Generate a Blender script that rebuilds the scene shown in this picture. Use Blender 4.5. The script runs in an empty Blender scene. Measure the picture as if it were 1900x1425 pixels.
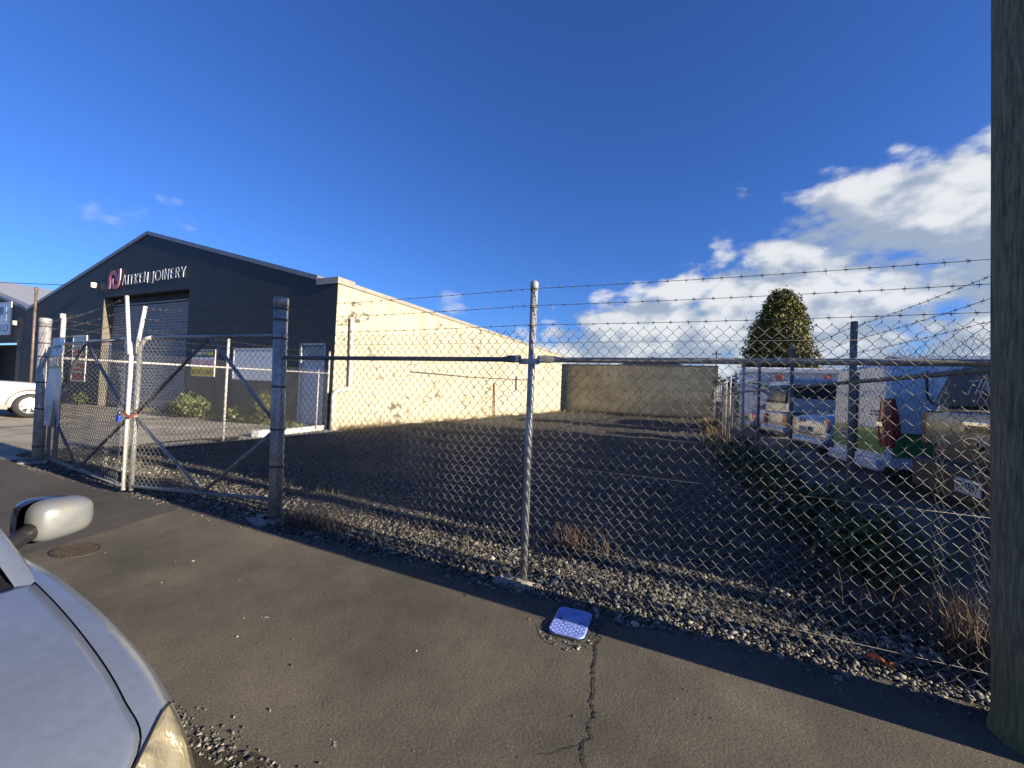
import bpy, bmesh, math, random
import numpy as np
from mathutils import Vector, Matrix
random.seed(7); rng = np.random.default_rng(11)
R = math.radians; PI = math.pi
sc = bpy.context.scene
COL = sc.collection

# ------------------------------------------------------------------ camera
cam_d = bpy.data.cameras.new('camera'); cam = bpy.data.objects.new('camera', cam_d); COL.objects.link(cam)
cam_d.sensor_width = 36; cam_d.lens = 770.3 / 1900 * 36; cam_d.clip_start = 0.05; cam_d.clip_end = 3000
def cam_axes(yaw, pitch, roll):
    f = Vector((math.sin(yaw)*math.cos(pitch), math.cos(yaw)*math.cos(pitch), math.sin(pitch)))
    r = Vector((math.cos(yaw), -math.sin(yaw), 0)); u = r.cross(f)
    c, s = math.cos(roll), math.sin(roll)
    return c*r + s*u, -s*r + c*u, f
cr, cu_, cf = cam_axes(-0.42002, 0.02037, 0.04313)
M = Matrix((cr, cu_, -cf)).transposed().to_4x4(); M.translation = (0, 0, 1.6)
cam.matrix_world = M
sc.camera = cam

# ------------------------------------------------------------------ light and sky
EL = R(15.0); SK = 0.045
S_dir = Vector((1, -SK, 0)).normalized() * math.cos(EL) + Vector((0, 0, math.sin(EL)))   # towards the sun
sun_d = bpy.data.lights.new('sun', 'SUN'); sun = bpy.data.objects.new('sun', sun_d); COL.objects.link(sun)
sun_d.energy = 5.0; sun_d.angle = R(0.53); sun_d.color = (1.0, 0.86, 0.66)
sun.rotation_mode = 'QUATERNION'; sun.rotation_quaternion = S_dir.to_track_quat('Z', 'Y')
sun.location = (30, 0, 20)
W = bpy.data.worlds.new('World'); sc.world = W; W.use_nodes = True
SKY_STRENGTH = 0.05
def build_world():
    nt = W.node_tree; nt.nodes.clear(); N = nt.nodes; L = nt.links
    out = N.new('ShaderNodeOutputWorld'); bg = N.new('ShaderNodeBackground'); bg.inputs[1].default_value = SKY_STRENGTH
    sky = N.new('ShaderNodeTexSky'); sky.sky_type = 'NISHITA'; sky.sun_disc = False
    sky.sun_elevation = EL; sky.sun_rotation = R(90) + SK; sky.altitude = 0; sky.air_density = 1.0; sky.dust_density = 0.3; sky.ozone_density = 2.2
    hs = N.new('ShaderNodeHueSaturation'); hs.inputs['Saturation'].default_value = 1.0; L.new(sky.outputs[0], hs.inputs['Color'])
    gain = N.new('ShaderNodeMix'); gain.data_type = 'RGBA'; gain.blend_type = 'MULTIPLY'; gain.inputs[0].default_value = 1; L.new(hs.outputs[0], gain.inputs[6]); gain.inputs[7].default_value = (0.385, 0.695, 1.39, 1)
    tc = N.new('ShaderNodeTexCoord'); sep = N.new('ShaderNodeSeparateXYZ'); L.new(tc.outputs['Generated'], sep.inputs[0])
    def math_(op, a, b=None, c=None, clamp=False):
        m = N.new('ShaderNodeMath'); m.operation = op; m.use_clamp = clamp
        for i, v in enumerate((a, b, c)):
            if v is None: continue
            if isinstance(v, (int, float)): m.inputs[i].default_value = v
            else: L.new(v, m.inputs[i])
        return m.outputs[0]
    x, y, z = sep.outputs
    def cloud_noise(dx, dy, dz):
        cb = N.new('ShaderNodeCombineXYZ'); L.new(math_('ADD', x, dx), cb.inputs[0]); L.new(math_('ADD', y, dy), cb.inputs[1]); L.new(math_('MULTIPLY_ADD', z, 2.0, dz), cb.inputs[2])
        n = N.new('ShaderNodeTexNoise'); n.noise_dimensions = '3D'; L.new(cb.outputs[0], n.inputs['Vector'])
        n.inputs['Scale'].default_value = 3.6; n.inputs['Detail'].default_value = 8; n.inputs['Roughness'].default_value = 0.58; n.inputs['Distortion'].default_value = 0.1
        return n.outputs[0]
    def puffs(dx, dz):
        cb = N.new('ShaderNodeCombineXYZ'); L.new(math_('ADD', x, dx), cb.inputs[0]); L.new(y, cb.inputs[1]); L.new(math_('MULTIPLY_ADD', z, 1.5, dz), cb.inputs[2])
        v = N.new('ShaderNodeTexVoronoi'); v.feature = 'F1'; v.inputs['Scale'].default_value = 10; v.inputs['Detail'].default_value = 2; v.inputs['Roughness'].default_value = .5; L.new(cb.outputs[0], v.inputs['Vector'])
        return v.outputs['Distance']
    def body(dx, dz):
        return math_('MULTIPLY_ADD', puffs(dx, dz), -0.22, math_('ADD', cloud_noise(3.1+dx, 1.7, 0.4+dz*1.33), 0.115))
    n1 = body(0.0, 0.0)
    n2 = body(0.05, 0.06)
    # one cloud bank whose edge climbs towards the right of the view, thinning overhead
    dt = N.new('ShaderNodeVectorMath'); dt.operation = 'DOT_PRODUCT'; L.new(tc.outputs['Generated'], dt.inputs[0]); dt.inputs[1].default_value = (0.40, 0.29, -0.87)
    bank = math_('MULTIPLY_ADD', dt.outputs['Value'], 2.6, 0.095)
    bank = math_('MINIMUM', bank, 0.26)
    # scattered low clouds elsewhere
    low = math_('SUBTRACT', 0.215, z)
    low = math_('MINIMUM', math_('MULTIPLY_ADD', low, 0.8, -0.028), -0.004)
    cov = math_('MAXIMUM', bank, low)
    dens = math_('ADD', n1, cov)
    mr = N.new('ShaderNodeMapRange'); mr.interpolation_type = 'SMOOTHSTEP'; L.new(dens, mr.inputs[0])
    mr.inputs[1].default_value = 0.49; mr.inputs[2].default_value = 0.64
    mask = mr.outputs[0]
    shade = math_('SUBTRACT', n1, n2)
    ms = N.new('ShaderNodeMapRange'); ms.interpolation_type = 'SMOOTHSTEP'; L.new(shade, ms.inputs[0]); ms.inputs[1].default_value = -0.10; ms.inputs[2].default_value = 0.12
    cc = N.new('ShaderNodeMix'); cc.data_type = 'RGBA'; L.new(ms.outputs[0], cc.inputs[0])
    cc.inputs[6].default_value = (2.6, 3.15, 4.0, 1); cc.inputs[7].default_value = (6.1, 6.2, 6.3, 1)
    mx = N.new('ShaderNodeMix'); mx.data_type = 'RGBA'
    L.new(math_('MULTIPLY', mask, math_('MULTIPLY_ADD', math_('GREATER_THAN', bank, low), 0.55, 0.38)), mx.inputs[0]); L.new(gain.outputs[2], mx.inputs[6]); L.new(cc.outputs[2], mx.inputs[7])
    L.new(mx.outputs[2], bg.inputs[0]); L.new(bg.outputs[0], out.inputs[0])
build_world()
sc.view_settings.view_transform = 'Standard'; sc.view_settings.look = 'None'; sc.view_settings.exposure = 1.5; sc.view_settings.gamma = 1.0
sc.view_settings.use_curve_mapping = False

# ------------------------------------------------------------------ helpers: objects
def setp(o, label=None, cat=None, group=None, kind=None):
    for k, v in (('label', label), ('category', cat), ('group', group), ('kind', kind)):
        if v: o[k] = v
    return o
def thing(name, label, cat, loc=(0, 0, 0), group=None):
    o = bpy.data.objects.new(name, None); COL.objects.link(o); o.location = loc; o.empty_display_size = 0.2
    return setp(o, label, cat, group)
def link(name, me, mat, parent=None, smooth=False, local=False):
    o = bpy.data.objects.new(name, me); COL.objects.link(o)
    if mat is not None and not me.materials: me.materials.append(mat)
    if smooth: me.polygons.foreach_set('use_smooth', [True]*len(me.polygons))
    if parent is not None:
        o.parent = parent
        if not local:
            o.matrix_parent_inverse = world_of(parent).inverted()
    return o
def world_of(q):
    m = q.matrix_basis
    return world_of(q.parent) @ q.matrix_parent_inverse @ m if q.parent is not None else m.copy()
def copy_tree(o, parent=None):
    c = o.copy(); COL.objects.link(c)
    if parent is not None: c.parent = parent
    for ch in list(o.children): copy_tree(ch, c)
    return c
class MB:
    def __init__(s): s.v = []; s.f = []
    def add(s, vs, fs):
        b = len(s.v); s.v += [tuple(v) for v in vs]; s.f += [tuple(i+b for i in f) for f in fs]; return s
    def box(s, c, d, rz=0, ry=0, rx=0):
        m = Matrix.Translation(c) @ Matrix.Rotation(rz, 4, 'Z') @ Matrix.Rotation(ry, 4, 'Y') @ Matrix.Rotation(rx, 4, 'X')
        vs = [m @ Vector((x*d[0]/2, y*d[1]/2, z*d[2]/2)) for x in (-1, 1) for y in (-1, 1) for z in (-1, 1)]
        return s.add(vs, [(0,1,3,2),(4,6,7,5),(0,4,5,1),(2,3,7,6),(0,2,6,4),(1,5,7,3)])
    def b2(s, a, b): return s.box([(a[i]+b[i])/2 for i in range(3)], [abs(b[i]-a[i]) for i in range(3)])
    def tube(s, pts, r, n=8, cap=True):
        pts = [Vector(p) for p in pts]; m = len(pts); rs = r if isinstance(r, (list, tuple)) else [r]*m
        vs = []; up = None
        for i, p in enumerate(pts):
            t = (pts[min(i+1, m-1)] - pts[max(i-1, 0)]).normalized()
            if up is None:
                up = Vector((0, 0, 1)) if abs(t.z) < 0.9 else Vector((1, 0, 0))
            a = t.cross(up).normalized(); b = a.cross(t).normalized(); up = b
            vs += [p + rs[i]*(math.cos(2*PI*k/n)*a + math.sin(2*PI*k/n)*b) for k in range(n)]
        fs = [(i*n+k, i*n+(k+1) % n, (i+1)*n+(k+1) % n, (i+1)*n+k) for i in range(m-1) for k in range(n)]
        if cap: fs += [tuple(range(n))[::-1], tuple((m-1)*n+k for k in range(n))]
        return s.add(vs, fs)
    def quad(s, a, b, c, d): return s.add([a, b, c, d], [(0, 1, 2, 3)])
    def grid(s, P, wrap=False):
        n = len(P); m = len(P[0]); vs = [p for row in P for p in row]
        fs = [(i*m+j, i*m+j+1, (i+1)*m+j+1, (i+1)*m+j) for i in range(n-1) for j in range(m-1)]
        if wrap: fs += [(i*m+m-1, i*m, (i+1)*m, (i+1)*m+m-1) for i in range(n-1)]
        return s.add(vs, fs)
    def prism(s, poly, axis, a, b):
        n = len(poly)
        def P(p, t):
            return {'x': (t, p[0], p[1]), 'y': (p[0], t, p[1]), 'z': (p[0], p[1], t)}[axis]
        return s.add([P(p, a) for p in poly] + [P(p, b) for p in poly],
                     [tuple(range(n))[::-1], tuple(range(n, 2*n))] + [(k, (k+1) % n, n+(k+1) % n, n+k) for k in range(n)])
    def build(s, name, mat, parent=None, smooth=False, bevel=0, sub=0, local=False, autos=None):
        me = bpy.data.meshes.new(name); me.from_pydata(s.v, [], s.f); me.update()
        bm = bmesh.new(); bm.from_mesh(me); bmesh.ops.recalc_face_normals(bm, faces=bm.faces); bm.to_mesh(me); bm.free()
        o = link(name, me, mat, parent, smooth, local)
        if bevel:
            md = o.modifiers.new('bevel', 'BEVEL'); md.width = bevel; md.segments = 2; md.limit_method = 'ANGLE'
        if sub:
            md = o.modifiers.new('sub', 'SUBSURF'); md.levels = sub; md.render_levels = sub
        return o
def np_mesh(name, V, F):
    """V (n,3), F (m,k) fast mesh"""
    me = bpy.data.meshes.new(name); n = len(V); m, k = F.shape
    me.vertices.add(n); me.vertices.foreach_set('co', np.ascontiguousarray(V, np.float32).ravel())
    me.loops.add(m*k); me.loops.foreach_set('vertex_index', np.ascontiguousarray(F, np.int32).ravel())
    me.polygons.add(m); me.polygons.foreach_set('loop_start', np.arange(0, m*k, k, dtype=np.int32))
    me.update(calc_edges=True); return me
def tube_batch(P, r, sides=5, ref=(0, 1, 0)):
    """P (wires, points, 3) -> V, F"""
    n, m, _ = P.shape
    T = np.gradient(P, axis=1); T /= np.linalg.norm(T, axis=2, keepdims=True) + 1e-9
    A = np.cross(T, np.array(ref, float)); A /= np.linalg.norm(A, axis=2, keepdims=True) + 1e-9
    B = np.cross(T, A)
    ang = np.arange(sides)*2*PI/sides
    V = P[:, :, None, :] + r*(np.cos(ang)[None, None, :, None]*A[:, :, None, :] + np.sin(ang)[None, None, :, None]*B[:, :, None, :])
    V = V.reshape(-1, 3)
    i = np.arange(n)[:, None, None]; j = np.arange(m-1)[None, :, None]; k = np.arange(sides)[None, None, :]
    k2 = (k+1) % sides; b = i*m*sides
    F = np.stack([b+j*sides+k, b+j*sides+k2, b+(j+1)*sides+k2, b+(j+1)*sides+k], -1).reshape(-1, 4)
    return V, F

# ------------------------------------------------------------------ helpers: materials
def mat(name, col, rough=0.7, metal=0.0, var=0.0, vscale=6, col2=None, bump=0.0, bscale=60, spec=0.5, coat=0.0, detail=6, stretch=None, var2=0.0, v2scale=0.6, emis=None, trans=0.0, randvar=0.0):
    m = bpy.data.materials.new(name); m.use_nodes = True; nt = m.node_tree; N = nt.nodes; L = nt.links
    b = N['Principled BSDF']; b.inputs['Roughness'].default_value = rough; b.inputs['Metallic'].default_value = metal
    b.inputs['Specular IOR Level'].default_value = spec; b.inputs['Coat Weight'].default_value = coat; b.inputs['Coat Roughness'].default_value = 0.06
    if trans: b.inputs['Transmission Weight'].default_value = trans
    c = (*col, 1); b.inputs['Base Color'].default_value = c
    tc = N.new('ShaderNodeTexCoord'); mp = N.new('ShaderNodeMapping'); L.new(tc.outputs['Object'], mp.inputs[0])
    if stretch: mp.inputs['Scale'].default_value = stretch
    cur = None
    def noise(scale, det=detail, rgh=0.6):
        n = N.new('ShaderNodeTexNoise'); n.inputs['Scale'].default_value = scale; n.inputs['Detail'].default_value = det; n.inputs['Roughness'].default_value = rgh
        L.new(mp.outputs[0], n.inputs['Vector']); return n
    if var or col2:
        n = noise(vscale); rp = N.new('ShaderNodeMapRange'); rp.inputs[1].default_value = 0.32; rp.inputs[2].default_value = 0.68; L.new(n.outputs[0], rp.inputs[0])
        mx = N.new('ShaderNodeMix'); mx.data_type = 'RGBA'; L.new(rp.outputs[0], mx.inputs[0])
        if col2: mx.inputs[6].default_value = c; mx.inputs[7].default_value = (*col2, 1)
        else:
            mx.inputs[6].default_value = tuple(x*(1-var) for x in col) + (1,); mx.inputs[7].default_value = tuple(min(1, x*(1+var)) for x in col) + (1,)
        cur = mx.outputs[2]
    if var2:
        n = noise(v2scale, 4); rp = N.new('ShaderNodeMapRange'); rp.inputs[1].default_value = 0.3; rp.inputs[2].default_value = 0.7; rp.inputs[3].default_value = 1-var2; rp.inputs[4].default_value = 1+var2; L.new(n.outputs[0], rp.inputs[0])
        mx = N.new('ShaderNodeMix'); mx.data_type = 'RGBA'; mx.blend_type = 'MULTIPLY'; mx.inputs[0].default_value = 1
        if cur: L.new(cur, mx.inputs[6])
        else: mx.inputs[6].default_value = c
        L.new(rp.outputs[0], mx.inputs[7]); cur = mx.outputs[2]
    if randvar:
        oi = N.new('ShaderNodeObjectInfo')
    if cur: L.new(cur, b.inputs['Base Color'])
    if bump:
        n = noise(bscale, 8, 0.65); bp = N.new('ShaderNodeBump'); bp.inputs['Strength'].default_value = min(1.0, bump); bp.inputs['Distance'].default_value = 0.02*max(1, bump)
        L.new(n.outputs[0], bp.inputs['Height']); L.new(bp.outputs[0], b.inputs['Normal'])
    m['cur'] = 0
    return m
def island_mat(name, cols, rough=0.8, noise_scale=2.0):
    """colour picked per mesh island (stones, leaves) with a ramp"""
    m = bpy.data.materials.new(name); m.use_nodes = True; N = m.node_tree.nodes; L = m.node_tree.links
    b = N['Principled BSDF']; b.inputs['Roughness'].default_value = rough
    g = N.new('ShaderNodeNewGeometry'); cr_ = N.new('ShaderNodeValToRGB'); L.new(g.outputs['Random Per Island'], cr_.inputs[0])
    el = cr_.color_ramp.elements
    for i, c in enumerate(cols):
        pos = i/(len(cols)-1) if len(cols) > 1 else 0
        if i < 2: e = el[i]; e.position = pos
        else: e = el.new(pos)
        e.color = (*c, 1)
    for i, c in enumerate(cols):
        pass
    L.new(cr_.outputs[0], b.inputs['Base Color'])
    return m

MT = {}
MT['galv'] = mat('galvanised_steel', (0.30, 0.305, 0.31), 0.5, 0.3, var=0.25, vscale=18, var2=0.2, v2scale=3)
MT['galv_old'] = mat('weathered_galvanised_steel', (0.15, 0.14, 0.118), 0.6, 0.0, var=0.35, vscale=14, var2=0.3, v2scale=2.5, bump=0.15, bscale=40)
MT['wire'] = mat('mesh_wire', (0.13, 0.131, 0.132), 0.58, 0.35)
MT['wire_shade'] = mat('shade_mesh_wire', (0.10, 0.10, 0.10), 0.6, 0.3)  # darker copy of the mesh wire; side fence shade put into its colour
MT['barb'] = mat('barbed_wire_steel', (0.10, 0.085, 0.075), 0.6, 0.5)
MT['whitepipe'] = mat('white_galvanised_pipe', (0.47, 0.465, 0.45), 0.5, 0.15, var=0.15, vscale=12)
MT['rail_dark'] = mat('dark_rail_steel', (0.12, 0.123, 0.127), 0.55, 0.3, var=0.3, vscale=9)
MT['concrete'] = mat('footing_concrete', (0.27, 0.245, 0.205), 0.9, var=0.35, vscale=9, bump=0.6, bscale=30)
MT['black'] = mat('black_rubber', (0.012, 0.012, 0.013), 0.7)
MT['blackgloss'] = mat('black_gloss_plastic', (0.015, 0.015, 0.017), 0.22)
MT['glass'] = mat('dark_car_glass', (0.010, 0.013, 0.018), 0.08, spec=0.3)
MT['chrome'] = mat('chrome', (0.75, 0.75, 0.76), 0.12, 1.0)
MT['whitepaint'] = mat('white_paint', (0.55, 0.55, 0.53), 0.5, var=0.06, vscale=5)

# ------------------------------------------------------------------ ground
def noise_nodes(N, L, vec, scale, det=6, rgh=0.6, dim='3D'):
    n = N.new('ShaderNodeTexNoise'); n.inputs['Scale'].default_value = scale; n.inputs['Detail'].default_value = det; n.inputs['Roughness'].default_value = rgh
    L.new(vec, n.inputs['Vector']); return n.outputs[0]
def asphalt(name, base, brown, fine=1.0, bump=1.0):
    m = bpy.data.materials.new(name); m.use_nodes = True; N = m.node_tree.nodes; L = m.node_tree.links
    b = N['Principled BSDF']; b.inputs['Roughness'].default_value = 0.88; b.inputs['Specular IOR Level'].default_value = 0.3
    g = N.new('ShaderNodeNewGeometry'); P = g.outputs['Position']
    n1 = noise_nodes(N, L, P, 1.1, 5); n2 = noise_nodes(N, L, P, 95, 3, 0.7); n3 = noise_nodes(N, L, P, 0.55, 6, .68)
    mx = N.new('ShaderNodeMix'); mx.data_type = 'RGBA'; rp = N.new('ShaderNodeMapRange'); rp.inputs[1].default_value = .35; rp.inputs[2].default_value = .65; L.new(n1, rp.inputs[0])
    L.new(rp.outputs[0], mx.inputs[0]); mx.inputs[6].default_value = (*base, 1); mx.inputs[7].default_value = (*brown, 1)
    m2 = N.new('ShaderNodeMix'); m2.data_type = 'RGBA'; m2.blend_type = 'MULTIPLY'; m2.inputs[0].default_value = 1; L.new(mx.outputs[2], m2.inputs[6])
    r2 = N.new('ShaderNodeMapRange'); r2.inputs[1].default_value = .3; r2.inputs[2].default_value = .75; r2.inputs[3].default_value = 1-.38*fine; r2.inputs[4].default_value = 1+.45*fine; L.new(n2, r2.inputs[0]); L.new(r2.outputs[0], m2.inputs[7])
    m3 = N.new('ShaderNodeMix'); m3.data_type = 'RGBA'; m3.blend_type = 'MULTIPLY'; m3.inputs[0].default_value = 1; L.new(m2.outputs[2], m3.inputs[6])
    r3 = N.new('ShaderNodeMapRange'); r3.inputs[1].default_value = .35; r3.inputs[2].default_value = .65; r3.inputs[3].default_value = .74; r3.inputs[4].default_value = 1.26; L.new(n3, r3.inputs[0]); L.new(r3.outputs[0], m3.inputs[7])
    # pale grit specks
    vo = N.new('ShaderNodeTexVoronoi'); vo.inputs['Scale'].default_value = 26; L.new(P, vo.inputs['Vector'])
    sp = N.new('ShaderNodeMath'); sp.operation = 'LESS_THAN'; L.new(vo.outputs['Distance'], sp.inputs[0]); sp.inputs[1].default_value = 0.10
    pk = N.new('ShaderNodeSeparateColor'); L.new(vo.outputs['Color'], pk.inputs[0]); pk2 = N.new('ShaderNodeMath'); pk2.operation = 'GREATER_THAN'; L.new(pk.outputs[0], pk2.inputs[0]); pk2.inputs[1].default_value = 0.86
    an = N.new('ShaderNodeMath'); an.operation = 'MULTIPLY'; L.new(sp.outputs[0], an.inputs[0]); L.new(pk2.outputs[0], an.inputs[1])
    m4 = N.new('ShaderNodeMix'); m4.data_type = 'RGBA'; L.new(an.outputs[0], m4.inputs[0]); L.new(m3.outputs[2], m4.inputs[6]); m4.inputs[7].default_value = (.2, .18, .14, 1)
    L.new(m4.outputs[2], b.inputs['Base Color'])
    bp = N.new('ShaderNodeBump'); bp.inputs['Strength'].default_value = 0.9*bump; bp.inputs['Distance'].default_value = 0.009; nb = noise_nodes(N, L, P, 55, 6, 0.75); L.new(nb, bp.inputs['Height'])
    bp2 = N.new('ShaderNodeBump'); bp2.inputs['Strength'].default_value = 0.25; bp2.inputs['Distance'].default_value = 0.05; nb2 = noise_nodes(N, L, P, 3.0, 4, 0.55); L.new(nb2, bp2.inputs['Height']); L.new(bp.outputs[0], bp2.inputs['Normal'])
    L.new(bp2.outputs[0], b.inputs['Normal'])
    return m
MT['asphalt'] = asphalt('footpath_asphalt', (0.080, 0.073, 0.058), (0.104, 0.091, 0.067))
MT['asphalt_new'] = asphalt('newer_asphalt', (0.054, 0.049, 0.043), (0.062, 0.055, 0.048), 0.6, 0.6)
MT['road'] = asphalt('road_chipseal', (0.085, 0.083, 0.08), (0.10, 0.097, 0.09))
MT['yard'] = asphalt('yard_asphalt', (0.24, 0.222, 0.185), (0.34, 0.31, 0.25), 1.0, 1.6)
def gravel_mat():
    m = bpy.data.materials.new('lot_gravel'); m.use_nodes = True; N = m.node_tree.nodes; L = m.node_tree.links
    b = N['Principled BSDF']; b.inputs['Roughness'].default_value = 0.9; b.inputs['Specular IOR Level'].default_value = 0.25
    g = N.new('ShaderNodeNewGeometry'); P = g.outputs['Position']
    vo = N.new('ShaderNodeTexVoronoi'); vo.inputs['Scale'].default_value = 24; L.new(P, vo.inputs['Vector'])
    sc_ = N.new('ShaderNodeSeparateColor'); L.new(vo.outputs['Color'], sc_.inputs[0])
    cr_ = N.new('ShaderNodeValToRGB'); L.new(sc_.outputs[0], cr_.inputs[0]); e = cr_.color_ramp.elements
    e[0].color = (.018, .017, .0155, 1); e[1].color = (.16, .148, .122, 1); e.new(.55).color = (.048, .045, .038, 1)
    n3 = noise_nodes(N, L, P, 0.28, 5); r3 = N.new('ShaderNodeMapRange'); r3.inputs[1].default_value = .38; r3.inputs[2].default_value = .66; L.new(n3, r3.inputs[0])
    mx = N.new('ShaderNodeMix'); mx.data_type = 'RGBA'; L.new(cr_.outputs[0], mx.inputs[6]); mx.inputs[7].default_value = (.036, .032, .02, 1)
    ml = N.new('ShaderNodeMath'); ml.operation = 'MULTIPLY'; L.new(r3.outputs[0], ml.inputs[0]); ml.inputs[1].default_value = .55; L.new(ml.outputs[0], mx.inputs[0])
    L.new(mx.outputs[2], b.inputs['Base Color'])
    bp = N.new('ShaderNodeBump'); bp.inputs['Strength'].default_value = 1.0; bp.inputs['Distance'].default_value = 0.035; bp.invert = True; L.new(vo.outputs['Distance'], bp.inputs['Height'])
    bp2 = N.new('ShaderNodeBump'); bp2.inputs['Strength'].default_value = .35; bp2.inputs['Distance'].default_value = .08; L.new(noise_nodes(N, L, P, 2.2, 5), bp2.inputs['Height']); L.new(bp.outputs[0], bp2.inputs['Normal'])
    L.new(bp2.outputs[0], b.inputs['Normal'])
    return m
MT['gravel'] = gravel_mat()
MT['earth'] = mat('far_ground', (0.12, 0.115, 0.10), 0.95, var=0.2, vscale=0.2)

def sheet(name, x0, x1, y0, y1, z, m, nx=1, ny=1, kind='structure', fn=None):
    xs = np.linspace(x0, x1, nx+1); ys = np.linspace(y0, y1, ny+1)
    X, Y = np.meshgrid(xs, ys, indexing='ij'); Z = np.full_like(X, z)
    if fn: X, Y, Z = fn(X, Y, Z)
    V = np.stack([X, Y, Z], -1).reshape(-1, 3); i = np.arange(nx)[:, None]*(ny+1); j = np.arange(ny)[None, :]
    F = np.stack([i+j, i+ny+1+j, i+ny+2+j, i+j+1], -1).reshape(-1, 4)
    o = link(name, np_mesh(name, V, F), m); o['kind'] = kind; return o
sheet('ground', -600, 600, -600, 900, -0.16, MT['earth'])
sheet('road', -60, 60, -14, 1.02, -0.105, MT['road'])
# footpath slab with a worn wavy edge along the gravel
def wave(x): return 0.035*np.sin(x*2.1) + 0.03*np.sin(x*5.3+1) + 0.02*np.sin(x*11.7+2)
def foot_fn(X, Y, Z):
    t = (Y - 1.14)/(3.16-1.14); return X, Y + (t > .999)*wave(X), Z
sheet('pavement', -45, 20, 1.14, 3.16, 0.0, MT['asphalt'], 520, 4, fn=foot_fn)
k = MB(); k.b2((-45, 1.03, -0.12), (20, 1.137, 0.0)); k.build('kerb', MT['concrete'], bevel=0.015)['kind'] = 'structure'
# newer darker asphalt in front of the gates
pts = [(-5.74, 3.12), (-5.60, 2.58), (-5.41, 2.03), (-5.2, 1.15)]
pa = MB()
rows = [[(x, y, 0.004), (-12.6, y + 0.02*math.sin(i*3), 0.004)] for i, (x, y) in enumerate(pts)]
pa.grid(rows); pa.build('asphalt_patch', MT['asphalt_new'])['kind'] = 'structure'
def lot_fn(X, Y, Z):
    e = np.clip((np.abs(Y-3.2)-0.1)*4, 0, 1)
    Z = Z + e*(0.018*np.sin(X*1.7+Y*.6) + 0.014*np.sin(Y*2.3-X*.8+1) + 0.01*np.sin(X*4.1+Y*3.3))
    return X, Y, Z
sheet('gravel_lot', -12.1, 2.1, 3.05, 46, -0.012, MT['gravel'], 110, 300, fn=lot_fn)
sheet('yard_paving', -70, -11.2, 3.05, 10.95, -0.005, MT['yard'], 20, 6)
def bank_fn(X, Y, Z):
    t = np.clip((X - 1.55)/0.9, 0, 1); t = t*t*(3-2*t)
    return X + (X < 1.6)*(-0.05*(Y-3.4)*np.clip((1.6-X), 0, 1)), Y, Z + t*0.38 - 0.03*(1-t)
sheet('neighbour_yard', 1.3, 40, 3.3, 60, 0.0, mat('yard_ground', (0.12, 0.115, 0.105), 0.9, var=0.3, vscale=3, bump=0.5, bscale=20), 120, 60, fn=bank_fn)

# crack in the footpath
ck = [(-0.58, 2.9), (-0.53, 2.80), (-0.545, 2.7), (-0.515, 2.62), (-0.51, 2.49), (-0.485, 2.40), (-0.465, 2.31), (-0.455, 2.2), (-0.415, 2.14), (-0.43, 2.05), (-0.40, 1.99), (-0.425, 1.93), (-0.41, 1.86)]
ck2 = [(-0.41, 1.86), (-0.37, 1.78), (-0.36, 1.72), (-0.31, 1.66)]; ck3 = [(-0.425, 1.93), (-0.5, 1.86), (-0.53, 1.82), (-0.62, 1.77)]
cm = MB(); rr = random.Random(3)
for path, w0, w1 in ((ck, .011, .008), (ck2, .006, .002), (ck3, .004, .001)):
    fine = []
    for a, b in zip(path[:-1], path[1:]):
        for q in range(8):
            t = q/8; fine.append((a[0]+(b[0]-a[0])*t + rr.uniform(-.007, .007), a[1]+(b[1]-a[1])*t))
    rows = []
    for i, p in enumerate(fine):
        w = (w0+(w1-w0)*i/len(fine))*rr.uniform(.25, 1.0)
        rows.append([(p[0]-w, p[1]+rr.uniform(-.003, .003), .0035), (p[0]+w*rr.uniform(.4, 1), p[1], .0035)])
    cm.grid(rows)
cm.build('pavement_crack', mat('crack_shadow', (0.012, 0.011, 0.01), 1.0))['kind'] = 'structure'

gd = MB(); gr_ = random.Random(8)
gd.grid([[(x, 1.06, .0036), (x, 1.13, .0036), (x, 1.17+.05*gr_.random()+.035*math.sin(x*7), .0036)] for x in np.linspace(-3.4, -.4, 90)])
gd.build('gutter_dirt', mat('mossy_gutter_dirt', (.018, .016, .009), .95, col2=(.045, .038, .02), vscale=25, bump=.8, bscale=60))['kind'] = 'structure'
def splash(x, y, r, n, mt):
    m = MB()
    for q in range(n):
        a = random.uniform(0, 2*PI); d = r*random.random()**1.4; cx, cy = x+d*math.cos(a)*1.6, y+d*math.sin(a); k_ = random.uniform(.12, .42)*r*(1-.5*d/r)
        P = [(cx+k_*random.uniform(.5, 1.2)*math.cos(t), cy+k_*random.uniform(.4, 1)*math.sin(t), .0032+.00004*q) for t in np.linspace(0, 2*PI, 10)[:-1]]; m.add(P, [tuple(range(9))])
    m.build('paint_splash', mt)['kind'] = 'structure'
pale = mat('dried_paint', (.26, .25, .22), .8, var=.4, vscale=60)
for q in ((-2.62, 1.95, .045, 9), (-2.75, 1.88, .03, 5), (-1.42, 1.42, .03, 8), (-3.3, 2.2, .03, 4), (.55, 2.1, .02, 4), (1.0, 1.95, .018, 3)): splash(*q, pale)
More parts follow.
